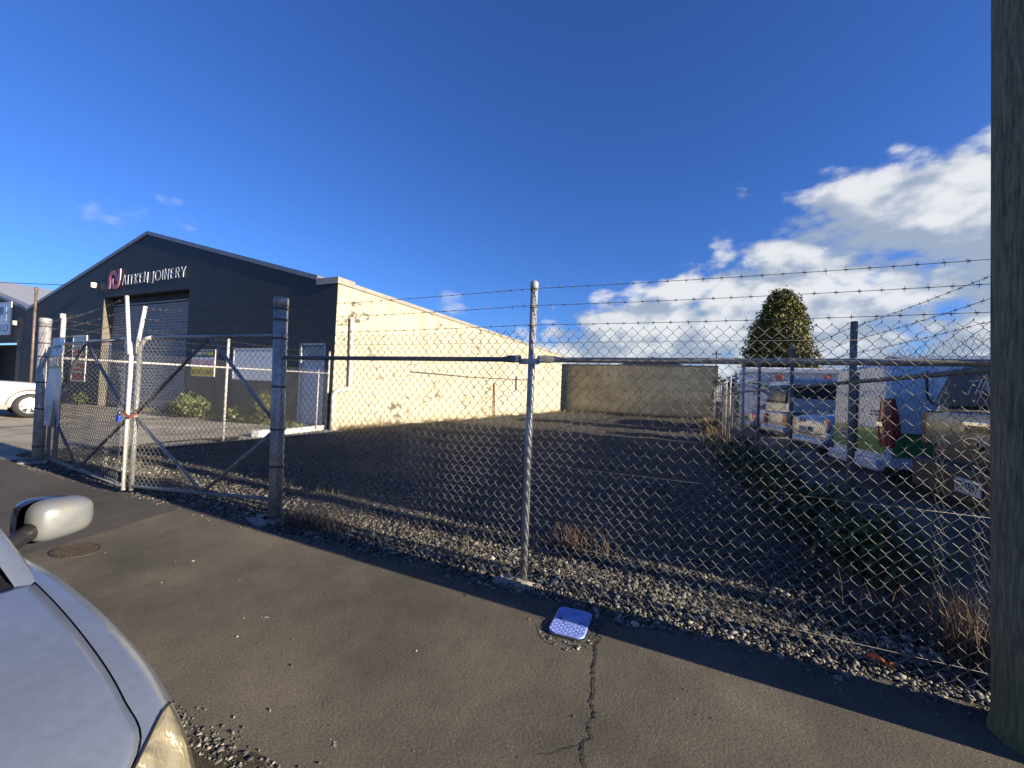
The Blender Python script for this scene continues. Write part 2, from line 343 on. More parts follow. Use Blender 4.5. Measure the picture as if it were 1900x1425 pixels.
# ------------------------------------------------------------------ loose stones
def stones(name, pos, size, m, flat=0.65):
    base = np.array([(0,0,1),(0,0,-1)] + [(math.cos(a), math.sin(a), z) for z, o in ((.5, 0), (-.4, .5)) for a in [(k+o)*2*PI/5 for k in range(5)]], float)
    base /= np.linalg.norm(base, axis=1, keepdims=True)
    tri = []
    for k in range(5):
        k2 = (k+1) % 5
        tri += [(0, 2+k, 2+k2), (2+k, 7+k, 2+k2), (2+k2, 7+k, 7+k2), (1, 7+k2, 7+k)]
    tri = np.array(tri); n = len(pos)
    V = base[None]*rng.uniform(.45, 1.3, (n, 12, 1))
    V *= rng.uniform(.45, 1.45, (n, 1, 3))*np.array([1, 1, flat])
    a = rng.uniform(0, 2*PI, n); c, s = np.cos(a), np.sin(a); ti = rng.normal(0, .35, n)
    x = V[..., 0].copy(); z = V[..., 2].copy(); V[..., 0] = x*np.cos(ti)[:, None]-z*np.sin(ti)[:, None]; V[..., 2] = x*np.sin(ti)[:, None]+z*np.cos(ti)[:, None]
    x = V[..., 0].copy(); y = V[..., 1].copy(); V[..., 0] = x*c[:, None]-y*s[:, None]; V[..., 1] = x*s[:, None]+y*c[:, None]
    V = V*np.asarray(size)[:, None, None]*.5 + pos[:, None, :]
    F = (tri[None] + (np.arange(n)*12)[:, None, None]).reshape(-1, 3)
    o = link(name, np_mesh(name, V.reshape(-1, 3), F), m); o['kind'] = 'stuff'; return o
MT['stone'] = island_mat('loose_stone', [(.020,.019,.018), (.06,.057,.05), (.13,.122,.105), (.035,.034,.031), (.22,.207,.178), (.045,.043,.04), (.10,.085,.065), (.36,.34,.295)])
def clump(n, x0, x1, yf):
    x = rng.uniform(x0, x1, n); return x, yf(x, n)
def strip_pos():
    n = 24000
    x = -10.6 + 12.6*rng.uniform(0, 1, n)**.72
    y = 3.12 + wave(x)*1 + np.abs(rng.normal(0, .55, n)) + rng.uniform(-.06, .06, n)
    z = 0.0 + rng.uniform(-.004, .008, n); s = np.clip(rng.lognormal(math.log(.0175), .58, n), .006, .075)
    return np.stack([x, y, z], 1), s
p1, s1 = strip_pos()
n = 22000; x = rng.uniform(-10.8, 1.7, n); y = 3.4 + 11*rng.uniform(0, 1, n)**1.6
p2 = np.stack([x, y, rng.uniform(-.012, .006, n)], 1); s2 = np.clip(rng.lognormal(math.log(.024), .4, n), .01, .06)
stones('gravel_stones', np.concatenate([p1, p2]), np.concatenate([s1, s2]), MT['stone'])
# grit spilled over the footpath edge, round the meter lid and in the gutter
n = 1500; x = rng.uniform(-10, 2, n); y = 3.15 - np.abs(rng.normal(0, .10, n)); g1 = np.stack([x, y, np.full(n, .003)], 1)
n2 = 260; a = rng.uniform(0, 2*PI, n2); rad = rng.uniform(.20, .30, n2); g2 = np.stack([-0.75+rad*np.cos(a)*.75, 2.87+rad*np.sin(a)*1.02, np.full(n2, .003)], 1)
n3 = 1500; x = rng.uniform(-3, -0.5, n3); g3 = np.stack([x, 1.13+np.abs(rng.normal(0, .055, n3)), np.full(n3, .003)], 1)
n4 = 70; g4 = np.stack([rng.uniform(-5, 1.5, n4), rng.uniform(1.3, 3.1, n4), np.full(n4, .002)], 1)
stones('path_grit', np.concatenate([g1, g2, g3, g4]), np.clip(rng.lognormal(math.log(.011), .4, n*0+len(g1)+n2+n3+n4), .005, .03), MT['stone'])

# ------------------------------------------------------------------ joinery building (dark gable front, cream side wall)
BX0, BX1, BY, BY1 = -37.4, -11.85, 10.9, 38.0
def facade_mat():
    m = bpy.data.materials.new('dark_painted_block'); m.use_nodes = True; N = m.node_tree.nodes; L = m.node_tree.links
    b = N['Principled BSDF']; b.inputs['Roughness'].default_value = 0.62
    tc = N.new('ShaderNodeTexCoord'); mp = N.new('ShaderNodeMapping'); mp.inputs['Rotation'].default_value = (R(90), 0, 0); L.new(tc.outputs['Object'], mp.inputs[0])
    br = N.new('ShaderNodeTexBrick'); br.inputs['Scale'].default_value = 1; br.inputs['Brick Width'].default_value = .4; br.inputs['Row Height'].default_value = .2; br.inputs['Mortar Size'].default_value = .006; br.inputs['Mortar Smooth'].default_value = .4
    br.inputs['Color1'].default_value = (.013, .0178, .0225, 1); br.inputs['Color2'].default_value = (.0158, .0205, .0258, 1); br.inputs['Mortar'].default_value = (.011, .015, .020, 1)
    L.new(mp.outputs[0], br.inputs['Vector'])
    n = noise_nodes(N, L, tc.outputs['Object'], .8, 6); r3 = N.new('ShaderNodeMapRange'); r3.inputs[3].default_value = .7; r3.inputs[4].default_value = 1.3; L.new(n, r3.inputs[0])
    mx = N.new('ShaderNodeMix'); mx.data_type = 'RGBA'; mx.blend_type = 'MULTIPLY'; mx.inputs[0].default_value = 1; L.new(br.outputs[0], mx.inputs[6]); L.new(r3.outputs[0], mx.inputs[7]); L.new(mx.outputs[2], b.inputs['Base Color'])
    bp = N.new('ShaderNodeBump'); bp.inputs['Strength'].default_value = .5; bp.inputs['Distance'].default_value = .008; bp.invert = True; L.new(br.outputs['Fac'], bp.inputs['Height'])
    bp2 = N.new('ShaderNodeBump'); bp2.inputs['Strength'].default_value = .25; bp2.inputs['Distance'].default_value = .01; L.new(noise_nodes(N, L, tc.outputs['Object'], 25, 5), bp2.inputs['Height']); L.new(bp.outputs[0], bp2.inputs['Normal']); L.new(bp2.outputs[0], b.inputs['Normal'])
    return m
def cream_mat():
    m = bpy.data.materials.new('cream_peeling_paint'); m.use_nodes = True; N = m.node_tree.nodes; L = m.node_tree.links
    b = N['Principled BSDF']; b.inputs['Roughness'].default_value = 0.75
    tc = N.new('ShaderNodeTexCoord'); O = tc.outputs['Object']
    sep = N.new('ShaderNodeSeparateXYZ'); L.new(O, sep.inputs[0])
    n0 = noise_nodes(N, L, O, .5, 5); r0 = N.new('ShaderNodeMapRange'); r0.inputs[1].default_value = .3; r0.inputs[2].default_value = .7; L.new(n0, r0.inputs[0])
    base = N.new('ShaderNodeMix'); base.data_type = 'RGBA'; L.new(r0.outputs[0], base.inputs[0]); base.inputs[6].default_value = (.335, .308, .225, 1); base.inputs[7].default_value = (.375, .348, .265, 1)
    # vertical run-down stains below the eave
    mp = N.new('ShaderNodeMapping'); mp.inputs['Scale'].default_value = (1, 1.0, .16); L.new(O, mp.inputs[0])
    ns = noise_nodes(N, L, mp.outputs[0], 2.6, 7, .7); rs = N.new('ShaderNodeMapRange'); rs.inputs[1].default_value = .52; rs.inputs[2].default_value = .68; L.new(ns, rs.inputs[0])
    zr = N.new('ShaderNodeMapRange'); zr.inputs[1].default_value = 1.6; zr.inputs[2].default_value = 4.6; L.new(sep.outputs[2], zr.inputs[0])
    st = N.new('ShaderNodeMath'); st.operation = 'MULTIPLY'; L.new(rs.outputs[0], st.inputs[0]); L.new(zr.outputs[0], st.inputs[1])
    st2 = N.new('ShaderNodeMath'); st2.operation = 'MULTIPLY'; L.new(st.outputs[0], st2.inputs[0]); st2.inputs[1].default_value = .9
    m1 = N.new('ShaderNodeMix'); m1.data_type = 'RGBA'; L.new(st2.outputs[0], m1.inputs[0]); L.new(base.outputs[2], m1.inputs[6]); m1.inputs[7].default_value = (.15, .108, .055, 1)
    # flaked patches showing darker block
    mp2 = N.new('ShaderNodeMapping'); mp2.inputs['Scale'].default_value = (1, .8, 1.6); L.new(O, mp2.inputs[0])
    nf = noise_nodes(N, L, mp2.outputs[0], 3.4, 9, .72); nl = noise_nodes(N, L, O, .45, 3)
    ad = N.new('ShaderNodeMath'); ad.operation = 'MULTIPLY_ADD'; L.new(nl, ad.inputs[0]); ad.inputs[1].default_value = .45; L.new(nf, ad.inputs[2])
    rf = N.new('ShaderNodeMapRange'); rf.inputs[1].default_value = .815; rf.inputs[2].default_value = .855; L.new(ad.outputs[0], rf.inputs[0])
    m2 = N.new('ShaderNodeMix'); m2.data_type = 'RGBA'; L.new(rf.outputs[0], m2.inputs[0]); L.new(m1.outputs[2], m2.inputs[6]); m2.inputs[7].default_value = (.085, .068, .05, 1)
    # splash-back dirt near the ground
    dz = N.new('ShaderNodeMapRange'); dz.inputs[1].default_value = .45; dz.inputs[2].default_value = .0; L.new(sep.outputs[2], dz.inputs[0])
    dn = N.new('ShaderNodeMath'); dn.operation = 'MULTIPLY'; L.new(dz.outputs[0], dn.inputs[0]); L.new(noise_nodes(N, L, O, 4, 6), dn.inputs[1])
    m3 = N.new('ShaderNodeMix'); m3.data_type = 'RGBA'; L.new(dn.outputs[0], m3.inputs[0]); L.new(m2.outputs[2], m3.inputs[6]); m3.inputs[7].default_value = (.17, .135, .085, 1)
    L.new(m3.outputs[2], b.inputs['Base Color'])
    br = N.new('ShaderNodeTexBrick'); br.inputs['Scale'].default_value = 1; br.inputs['Brick Width'].default_value = .4; br.inputs['Row Height'].default_value = .2; br.inputs['Mortar Size'].default_value = .005; br.inputs['Mortar Smooth'].default_value = .5
    mpb = N.new('ShaderNodeMapping'); mpb.inputs['Rotation'].default_value = (R(90), 0, R(90)); L.new(O, mpb.inputs[0])
    cb = N.new('ShaderNodeCombineXYZ'); L.new(sep.outputs[1], cb.inputs[0]); L.new(sep.outputs[2], cb.inputs[1]); L.new(cb.outputs[0], br.inputs['Vector'])
    bp = N.new('ShaderNodeBump'); bp.inputs['Strength'].default_value = .18; bp.inputs['Distance'].default_value = .004; bp.invert = True; L.new(br.outputs['Fac'], bp.inputs['Height'])
    bp2 = N.new('ShaderNodeBump'); bp2.inputs['Strength'].default_value = .3; bp2.inputs['Distance'].default_value = .012; L.new(nf, bp2.inputs['Height']); L.new(bp.outputs[0], bp2.inputs['Normal']); L.new(bp2.outputs[0], b.inputs['Normal'])
    return m
MT['facade'] = facade_mat(); MT['cream'] = cream_mat()
MT['steelroof'] = mat('pale_roof_steel', (0.34, 0.345, 0.345), 0.45, 0.3, var=0.08, vscale=3)
MT['capping'] = mat('grey_capping_steel', (0.17, 0.18, 0.19), 0.45, 0.35, var=0.15, vscale=4)
MT['capping_pale'] = mat('weathered_pale_capping', (0.26, 0.245, 0.215), 0.5, 0.3, var=0.15, vscale=3)
bld = thing('joinery_building', 'dark gabled joinery workshop with tall roller door and cream side wall', 'building', (-24, 10.9, 0))
AX, AZ = -24.45, 8.55; EZ = 5.25; VZ = 5.35
DX0, DX1, DZ = -28.25, -20.8, 5.6           # roller opening
PX0, PX1, PZ = -13.62, -12.3, 3.1           # personnel door opening
def gable_z(x): return EZ + (AZ-EZ)*(x-BX1)/(AX-BX1) if x > AX else VZ + (AZ-VZ)*(x-BX0)/(AX-BX0)
fw = MB(); th = .38
def seg(x0, x1, z0):
    pl = [(x0, z0), (x1, z0), (x1, gable_z(x1))] + ([(AX, AZ)] if x0 < AX < x1 else []) + [(x0, gable_z(x0))]
    fw.prism(pl, 'y', BY, BY+th)
seg(BX0, DX0, 0); seg(DX0, DX1, DZ); seg(DX1, PX0, 0); seg(PX0, PX1, PZ); seg(PX1, BX1-.005, 0)
fw.build('front_wall', MT['facade'], bld)
jb = MB(); jb.b2((DX0-.0, BY+.012, 0), (DX0+.015, BY+th-.01, DZ-.02)); jb.build('door_jamb', mat('bare_render', (.12, .11, .09), .85, var=.2, vscale=4), bld)
sw = MB(); sw.b2((BX1-.25, BY+.004, -.1), (BX1, BY1, EZ+.02)); sw.build('side_wall', MT['cream'], bld)
rw = MB(); rw.b2((BX0, BY1-.2, 0), (BX1-.26, BY1-.01, EZ)); rw.build('rear_wall', MT['facade'], bld)
rf = MB()
for xa, za, xb, zb in ((AX, AZ-.1, BX1+.02, EZ+.02), (AX, AZ-.1, BX0, VZ-.1)):
    n_ = 60; rows = []
    for i in range(n_+1):
        y = BY+th+.02 + (BY1-BY-th)*i/n_; dz = .02 if i % 2 else 0
        rows.append([(xa, y, za+dz), (xb, y, zb+dz)])
    rf.grid(rows)
rf.build('roof', MT['steelroof'], bld)
# barge cappings on the gable and gutter capping along the cream wall
def barge(a, b, h=.17, proud=.05):
    m = MB(); v = Vector(b)-Vector(a); nx = Vector((-v.z, 0, v.x)).normalized()
    if nx.z < 0: nx = -nx
    P = []
    for p in (Vector(a), Vector(b)):
        P += [p - nx*h*.55 + Vector((0, -proud, 0)), p + nx*h*.45 + Vector((0, -proud, 0)), p + nx*h*.45 + Vector((0, th+.1, 0)), p - nx*h*.55 + Vector((0, th+.1, 0))]
    m.add(P, [(0,1,5,4), (1,2,6,5), (2,3,7,6), (3,0,4,7), (0,3,2,1), (4,5,6,7)]); return m
barge((AX, BY, AZ), (BX1-1.0, BY, gable_z(BX1-1.0))).build('barge_capping', MT['capping'], bld)
barge((AX-.003, BY, AZ), (BX0, BY, VZ)).build('barge_capping', MT['capping'], bld)
pc = MB(); pc.b2((BX1-1.02, BY-.06, EZ-.02), (BX1+.06, BY+.75, EZ+.21)); pc.build('corner_capping', MT['capping_pale'], bld)
gc = MB(); gc.b2((BX1-.3, BY+.76, EZ-.02), (BX1+.055, BY1+.05, EZ+.13)); gc.build('eave_capping', MT['capping_pale'], bld)
# roller door: curtain of corrugated slats
rd = MB(); z = .02; prof = []
while z < DZ-.30:
    prof += [(BY+.425, z), (BY+.360, z+.045), (BY+.360, z+.075), (BY+.425, z+.115)]; z += .14
rd.grid([[(DX0+.02, y, z) for y, z in prof], [(DX1-.02, y, z) for y, z in prof]]); rd.build('roller_door', mat('grey_roller_steel', (.27, .29, .32), .5, .1, var=.08, vscale=2), bld)
hd = MB(); hd.b2((DX0+.02, BY+.40, DZ-.42), (DX1-.02, BY+.62, DZ-.02)); hd.build('roller_housing', MT['black'], bld)
# personnel door
pd = thing('door', None, None, (PX0, BY, 0)); pd.parent = bld; pd.matrix_parent_inverse = Matrix.Translation((24, -10.9, 0))
m = MB(); m.b2((PX0+.08, BY+.10, .14), (PX1-.08, BY+.145, 2.42)); pdm = m.build('door_leaf', mat('pale_grey_door', (.52, .55, .60), .5, var=.05, vscale=3), bld)
bpy.data.objects.remove(pd)
pdm.name = 'door'
h = MB(); h.tube([(PX0+.16, BY+.10, 1.15), (PX0+.16, BY+.045, 1.15), (PX0+.28, BY+.045, 1.15)], .011, 6)
hb = h.build('handle', MT['chrome'], pdm); hb.matrix_parent_inverse = Matrix.Identity(4)
m = MB(); m.b2((PX0+.08, BY+.11, 2.48), (PX1-.08, BY+.13, 3.0)); m.build('transom_panel', mat('grey_transom', (.20, .24, .29), .3), bld)
m = MB(); w_ = .075
m.b2((PX0, BY+.02, .14), (PX0+w_, BY+.2, PZ)); m.b2((PX1-w_, BY+.02, .14), (PX1, BY+.2, PZ)); m.b2((PX0+w_, BY+.02, PZ-w_), (PX1-w_, BY+.2, PZ)); m.b2((PX0+w_, BY+.06, 2.425), (PX1-w_, BY+.18, 2.475))
m.build('door_frame', MT['whitepaint'], bld)
m = MB(); m.b2((PX0-.05, BY-.05, 0), (PX1+.05, BY+.3, .13)); m.build('door_step', MT['concrete'], bld)
# boarded window
m = MB(); m.b2((-17.36, BY-.035, 1.70), (-14.7, BY-.005, 2.86)); m.build('window_board', mat('white_board', (.62, .65, .68), .35, var=.05, vscale=2), bld)
m = MB()
for a, b in (((-17.42, 1.64), (-14.64, 1.70)), ((-17.42, 2.86), (-14.64, 2.92)), ((-17.42, 1.70), (-17.36, 2.86)), ((-14.70, 1.70), (-14.64, 2.86))): m.b2((a[0], BY-.05, a[1]), (b[0], BY-.002, b[1]))
m.build('window_frame', MT['whitepaint'], bld)
# downpipe on the cream wall
m = MB(); px = BX1+.12
m.tube([(px-.09, 11.52, 4.05), (px-.03, 11.52, 4.10), (px, 11.52, 4.0), (px, 11.56, 2.6), (px, 11.58, 1.55), (px, 11.50, 1.47), (px, 10.92, 1.36), (px, 10.84, 1.28), (px, 10.84, .02)], .075, 12); m.build('downpipe', mat('white_pipe', (.46, .45, .42), .45, var=.06, vscale=5), bld, smooth=True)
for zz in (3.6, 2.2): m = MB(); m.b2((BX1-.002, 11.46, zz), (px+.065, 11.64, zz+.04)); m.build('pipe_bracket', MT['galv'], bld)
# text helper
def text_mesh(body, depth=.0):
    cu = bpy.data.curves.new('txt', 'FONT'); cu.body = body; cu.size = 1; cu.extrude = depth; cu.resolution_u = 3
    ob = bpy.data.objects.new('txt', cu); COL.objects.link(ob); dg = bpy.context.evaluated_depsgraph_get()
    me = bpy.data.meshes.new_from_object(ob.evaluated_get(dg)); bpy.data.objects.remove(ob); bpy.data.curves.remove(cu); return me
def text(body, origin, xd, up, w, h, mt, parent, name='lettering', ext=.01, local=False):
    """flat lettering filling a box w x h whose lower left corner is origin"""
    me = text_mesh(body, 0.5); v = np.empty(len(me.vertices)*3, np.float32); me.vertices.foreach_get('co', v); v = v.reshape(-1, 3)
    lo = v.min(0); hi = v.max(0)
    xd = np.array(Vector(xd).normalized()); up = np.array(Vector(up).normalized()); nn = np.cross(xd, up)
    q = np.array(origin)[None] + (v[:, :1]-lo[0])/(hi[0]-lo[0])*w*xd + (v[:, 1:2]-lo[1])/(hi[1]-lo[1])*h*up + (v[:, 2:3]-lo[2])/max(1e-6, hi[2]-lo[2])*ext*nn
    me.vertices.foreach_set('co', q.astype(np.float32).ravel()); me.update(); me.name = name
    return link(name, me, mt, parent, local=local)
MT['letter'] = mat('brushed_letter_metal', (.60, .63, .66), .35, .4)
def arc_(cx, cz, rx, rz, a0, a1, n=10): return [(cx+rx*math.cos(R(a0+(a1-a0)*k/n)), cz+rz*math.sin(R(a0+(a1-a0)*k/n))) for k in range(n+1)]
GLYPH = {'A': (.72, [[(0, 0), (.36, 1), (.72, 0)], [(.14, .34), (.58, .34)]]), 'I': (.08, [[(.04, 0), (.04, 1)]]), 'T': (.62, [[(0, .97), (.62, .97)], [(.31, 0), (.31, .97)]]),
         'K': (.58, [[(.04, 0), (.04, 1)], [(.56, 1), (.06, .47), (.58, 0)]]), 'E': (.50, [[(.04, 0), (.04, 1)], [(.04, .97), (.5, .97)], [(.04, .52), (.44, .52)], [(.04, .03), (.5, .03)]]),
         'N': (.68, [[(.04, 0), (.04, 1), (.64, 0), (.64, 1)]]), 'J': (.30, [[(.26, 1), (.26, .0)] + arc_(.08, 0, .18, .20, 0, -100, 6)]), 'O': (.92, [arc_(.46, .5, .46, .5, 0, 360, 24)]),
         'R': (.58, [[(.04, 0), (.04, 1)], [(.04, .97), (.30, .97)] + arc_(.30, .74, .23, .23, 90, -90, 8) + [(.04, .51)], [(.28, .51), (.58, 0)]]), 'Y': (.66, [[(0, 1), (.33, .48), (.66, 1)], [(.33, 0), (.33, .48)]])}
LH = .46; xl = -26.45; gap_ = .30
total = sum(GLYPH[c][0]+gap_ if c != ' ' else .35 for c in 'AITKEN JOINERY')-gap_; kx = (26.45-21.12)/total
for c in 'AITKEN JOINERY':
    if c == ' ': xl += .35*kx; continue
    w, strokes = GLYPH[c]; m = MB()
    for st_ in strokes:
        P = [(xl+p[0]*kx, 6.13+(xl+26.45)*.006+p[1]*LH) for p in st_]; rows = []
        for q, p in enumerate(P):
            a = Vector(P[max(q-1, 0)]); b = Vector(P[min(q+1, len(P)-1)]); t_ = (b-a).normalized(); nn = Vector((-t_.y, t_.x))*.02
            if 0 < q < len(P)-1:
                t1 = (Vector(p)-a).normalized(); cs = max(.45, abs(t1.dot(t_))); nn /= cs
            rows.append([(p[0]+nn.x, BY-.042, p[1]+nn.y), (p[0]-nn.x, BY-.042, p[1]-nn.y), (p[0]-nn.x, BY-.02, p[1]-nn.y), (p[0]+nn.x, BY-.02, p[1]+nn.y)])
        m.grid(rows, wrap=True)
    m.build('letter', MT['letter'], bld); xl += (w+gap_)*kx
# pink monogram: a looped a and j
MT['pink'] = mat('dusty_pink_sign', (.42, .12, .16), .5); MT['pink_pale'] = mat('pale_pink_edge', (.62, .40, .44), .5)
def stroke(path, w, y, mt, parent, name, d=.03):
    m = MB(); rows = []
    n = len(path)
    for i, p in enumerate(path):
        a = Vector(path[max(i-1, 0)]); b = Vector(path[min(i+1, n-1)]); t = (b-a).normalized(); nn = Vector((-t.y, t.x))*w/2
        l = Vector(p)+nn; r = Vector(p)-nn
        rows.append([(l.x, y, l.y), (r.x, y, r.y), (r.x, y+d, r.y), (l.x, y+d, l.y)])
    m.grid(rows, wrap=True); return m.build(name, mt, parent)
lx, lz = -27.85, 6.0
def lp(pts): return [(lx+a*1.0, lz+b*.95) for a, b in pts]
arch = [(.12, 0), (.12, .55)] + [(.47-.35*math.cos(t), .55+.33*math.sin(t)) for t in np.linspace(0, PI, 9)] + [(.82, .40)]
jay = [(1.06, 1.02), (1.06, .40)] + [(.74+.32*math.cos(t), .36-.28*math.sin(t)) for t in np.linspace(0, PI, 9)] + [(.42, .55)]
stroke(lp(arch), .23, BY-.045, MT['pink'], bld, 'monogram_arch'); stroke(lp(jay), .22, BY-.055, MT['pink'], bld, 'monogram_hook', .05)
stroke(lp([(1.19, 1.03), (1.19, .42)]), .05, BY-.06, MT['pink_pale'], bld, 'monogram_edge'); stroke(lp([(.26, .02), (.26, .5)]), .05, BY-.06, MT['pink_pale'], bld, 'monogram_edge')
# wall lights (each a small drum floodlight on a bracket)
def wall_light(x, z, label, yb=BY):
    t = thing('wall_light', label, 'light', (x, yb-.1, z), 'small white lamps on the dark fronts')
    m = MB(); m.tube([(x+.02, yb-.02, z), (x+.02, yb-.16, z)], .03, 6); m.build('bracket', MT['black'], t)
    m = MB(); m.tube([(x, yb-.20, z-.13), (x, yb-.20, z+.13)], [.10, .12], 12); m.build('lamp_shade', mat('lamp_white', (.6, .58, .52), .4), t)
    m = MB(); m.tube([(x, yb-.20, z-.17), (x, yb-.20, z-.13)], [.08, .09], 10); m.build('lens', MT['blackgloss'], t)
wall_light(-28.88, 6.24, 'white drum lamp beside the pink monogram above roller door')
wall_light(-32.07, 4.73, 'white drum lamp low on dark gable left of the roller door')
# signs on the dark front
s = thing('lease_sign', 'white, black and yellow for lease board on dark wall beside roller door', 'sign', (-19.45, BY, 2.3))
m = MB(); m.b2((-20.28, BY-.03, 1.72), (-18.63, BY-.004, 2.87)); m.build('board', mat('sign_white', (.70, .68, .70), .45), s)
m = MB(); m.b2((-20.26, BY-.034, 2.55), (-18.65, BY-.031, 2.85)); m.build('black_band', MT['blackgloss'], s)
m = MB(); m.b2((-20.26, BY-.034, 1.74), (-18.65, BY-.031, 2.10)); m.build('yellow_band', mat('sign_yellow', (.75, .52, .02), .5), s)
text('PROPERTY', (-20.16, BY-.037, 2.62), (1, 0, 0), (0, 0, 1), .88, .15, MT['whitepaint'], s, ext=.002)
text('ONE', (-19.22, BY-.037, 2.62), (1, 0, 0), (0, 0, 1), .46, .15, mat('sign_lime', (.55, .7, .05), .5), s, ext=.002)
text('FOR LEASE', (-20.18, BY-.037, 2.20), (1, 0, 0), (0, 0, 1), 1.45, .26, mat('sign_plum', (.33, .03, .12), .5), s, ext=.002)
text('021', (-20.18, BY-.037, 1.82), (1, 0, 0), (0, 0, 1), .36, .20, MT['blackgloss'], s, ext=.002); text('872-8581', (-19.72, BY-.037, 1.82), (1, 0, 0), (0, 0, 1), .98, .20, MT['blackgloss'], s, ext=.002)
s = thing('red_sign', 'red panel board in white frame on dark wall left of roller door', 'sign', (-30.4, BY, 2.5))
m = MB(); m.b2((-31.15, BY-.03, 1.25), (-29.75, BY-.012, 2.9)); m.build('red_panel', mat('sign_red', (.36, .055, .03), .5, var=.12, vscale=8), s)
m = MB(); m.b2((-31.15, BY-.03, 2.93), (-29.75, BY-.012, 3.6)); m.build('blue_grey_panel', mat('sign_bluegrey', (.22, .30, .38), .4), s)
m = MB()
for a, b in (((-31.22, 1.18), (-29.68, 1.25)), ((-31.22, 3.6), (-29.68, 3.67)), ((-31.22, 1.25), (-31.15, 3.6)), ((-29.75, 1.25), (-29.68, 3.6))): m.b2((a[0], BY-.04, a[1]), (b[0], BY-.002, b[1]))
m.build('frame', MT['whitepaint'], s)
for zz, w in ((2.62, 1.1), (2.40, .9), (2.18, 1.15), (1.9, .7), (1.65, 1.0)):
    m = MB(); m.b2((-31.02, BY-.034, zz), (-31.02+w, BY-.031, zz+.07)); m.build('print_line', MT['whitepaint'], s)

# ------------------------------------------------------------------ neighbouring workshop on the left
nb = thing('grey_workshop', 'dark grey workshop with pale steel roof joined left of the gabled building', 'building', (-50, 10.9, 0))
m = MB(); nx0 = -64
def nz(x): return 5.42 + (8.6-5.42)*(BX0-.02-x)/(BX0-.02+51) if x > -51 else 8.6
ODX0, ODX1 = -46, -38.6
for x0, x1, z0 in ((nx0, ODX0, 0), (ODX0, ODX1, 3.4), (ODX1, BX0-.02, 0)):
    pl = [(x0, z0), (x1, z0), (x1, nz(x1))] + ([(-51, 8.6)] if x0 < -51 < x1 else []) + [(x0, nz(x0) if x0 > -51 else 5.4)]
    m.prism(pl, 'y', BY+.03, BY+.35)
m.build('front_wall', mat('dark_grey_render', (.075, .075, .07), .8, var=.25, vscale=1.5, stretch=(1, 1, .5)), nb)
m = MB(); rows = []
for i in range(61):
    y = BY+.36+20*i/60; rows.append([(BX0-.05, y, 5.5+(.02 if i % 2 else 0)), (-51, y, 8.7+(.02 if i % 2 else 0)), (-64, y, 5.5)])
m.grid(rows); m.build('roof', MT['steelroof'], nb)
barge((-51, BY+.02, 8.6), (BX0-.03, BY+.02, 5.45), .16).build('barge_capping', MT['capping'], nb)
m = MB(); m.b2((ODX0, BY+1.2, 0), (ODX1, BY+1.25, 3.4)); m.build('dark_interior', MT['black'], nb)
m = MB(); m.b2((ODX0, BY+.0, 3.4), (ODX1+.1, BY+.028, 3.52)); m.build('lintel', mat('lintel_grey', (.05, .05, .05), .7), nb)
s = thing('company_sign', 'pale blue company board on the grey workshop at left edge', 'sign', (-41, BY, 4.9))
m = MB(); m.b2((-43.6, BY-.05, 3.92), (-39.55, BY+.02, 5.9)); m.build('board', mat('pale_blue_board', (.42, .50, .62), .35), s)
m = MB()
for a, b in (((-43.66, 3.86), (-39.49, 3.92)), ((-43.66, 5.9), (-39.49, 5.96)), ((-39.55, 3.92), (-39.49, 5.9)), ((-43.66, 3.92), (-43.6, 5.9))): m.b2((a[0], BY-.06, a[1]), (b[0], BY+.01, b[1]))
m.build('frame', MT['whitepaint'], s)
MT['navy'] = mat('sign_navy', (.05, .09, .20), .45)
text('LIMITED', (-43.3, BY-.055, 4.1), (1, 0, 0), (0, 0, 1), 3.5, .42, MT['navy'], s, ext=.003)
m = MB(); m.prism([(-41.9, 4.8), (-41.2, 5.7), (-40.6, 5.7), (-40.6, 5.2), (-41.0, 5.2), (-41.3, 4.8)], 'y', BY-.055, BY-.051); m.build('emblem', MT['navy'], s)
for q in ((-40.35, 5.15), (-40.3, 4.72)):
    m = MB(); m.prism([(q[0]-.22, q[1]), (q[0]+.15, q[1]), (q[0]+.15, q[1]+.5)], 'y', BY-.058, BY-.052); m.build('emblem_mark', MT['whitepaint'], s)
wall_light(-38.35, 4.55, 'white lamp on grey workshop between its board and the vent pipe', BY+.03)
t = thing('vent_pipe', 'thin rusty vent pipe rising above the valley between the two workshops', 'pipe', (-35.6, 10.7, 0))
m = MB(); m.tube([(-35.6, 10.72, 0), (-35.68, 10.72, 6.4)], .065, 8); m.build('pipe', mat('rusty_pipe', (.13, .10, .085), .6, .3, var=.3, vscale=3), t, smooth=True)
m = MB(); m.tube([(-35.68, 10.72, 6.4), (-35.68, 10.72, 6.55), (-35.68, 10.72, 6.62)], [.095, .095, .03], 8); m.build('cap', mat('pipe_cap', (.10, .07, .08), .6), t)
t = MB(); pts = []
for i in range(25):
    u = i/24; pts.append((-29.75 + (-24.5+29.75)*u, 10.8 + (-4-10.8)*u, 6.3 - 1.0*4*u*(1-u)*.25 + .5*u))
t.tube([(-29.76, 10.83, 6.3), (-46, 7.5, 7.0), (-62, 4, 7.9)], .018, 5); o = t.build('service_cable', MT['black']); setp(o, 'black overhead cable running left from the gable beside its lamp', 'cable')

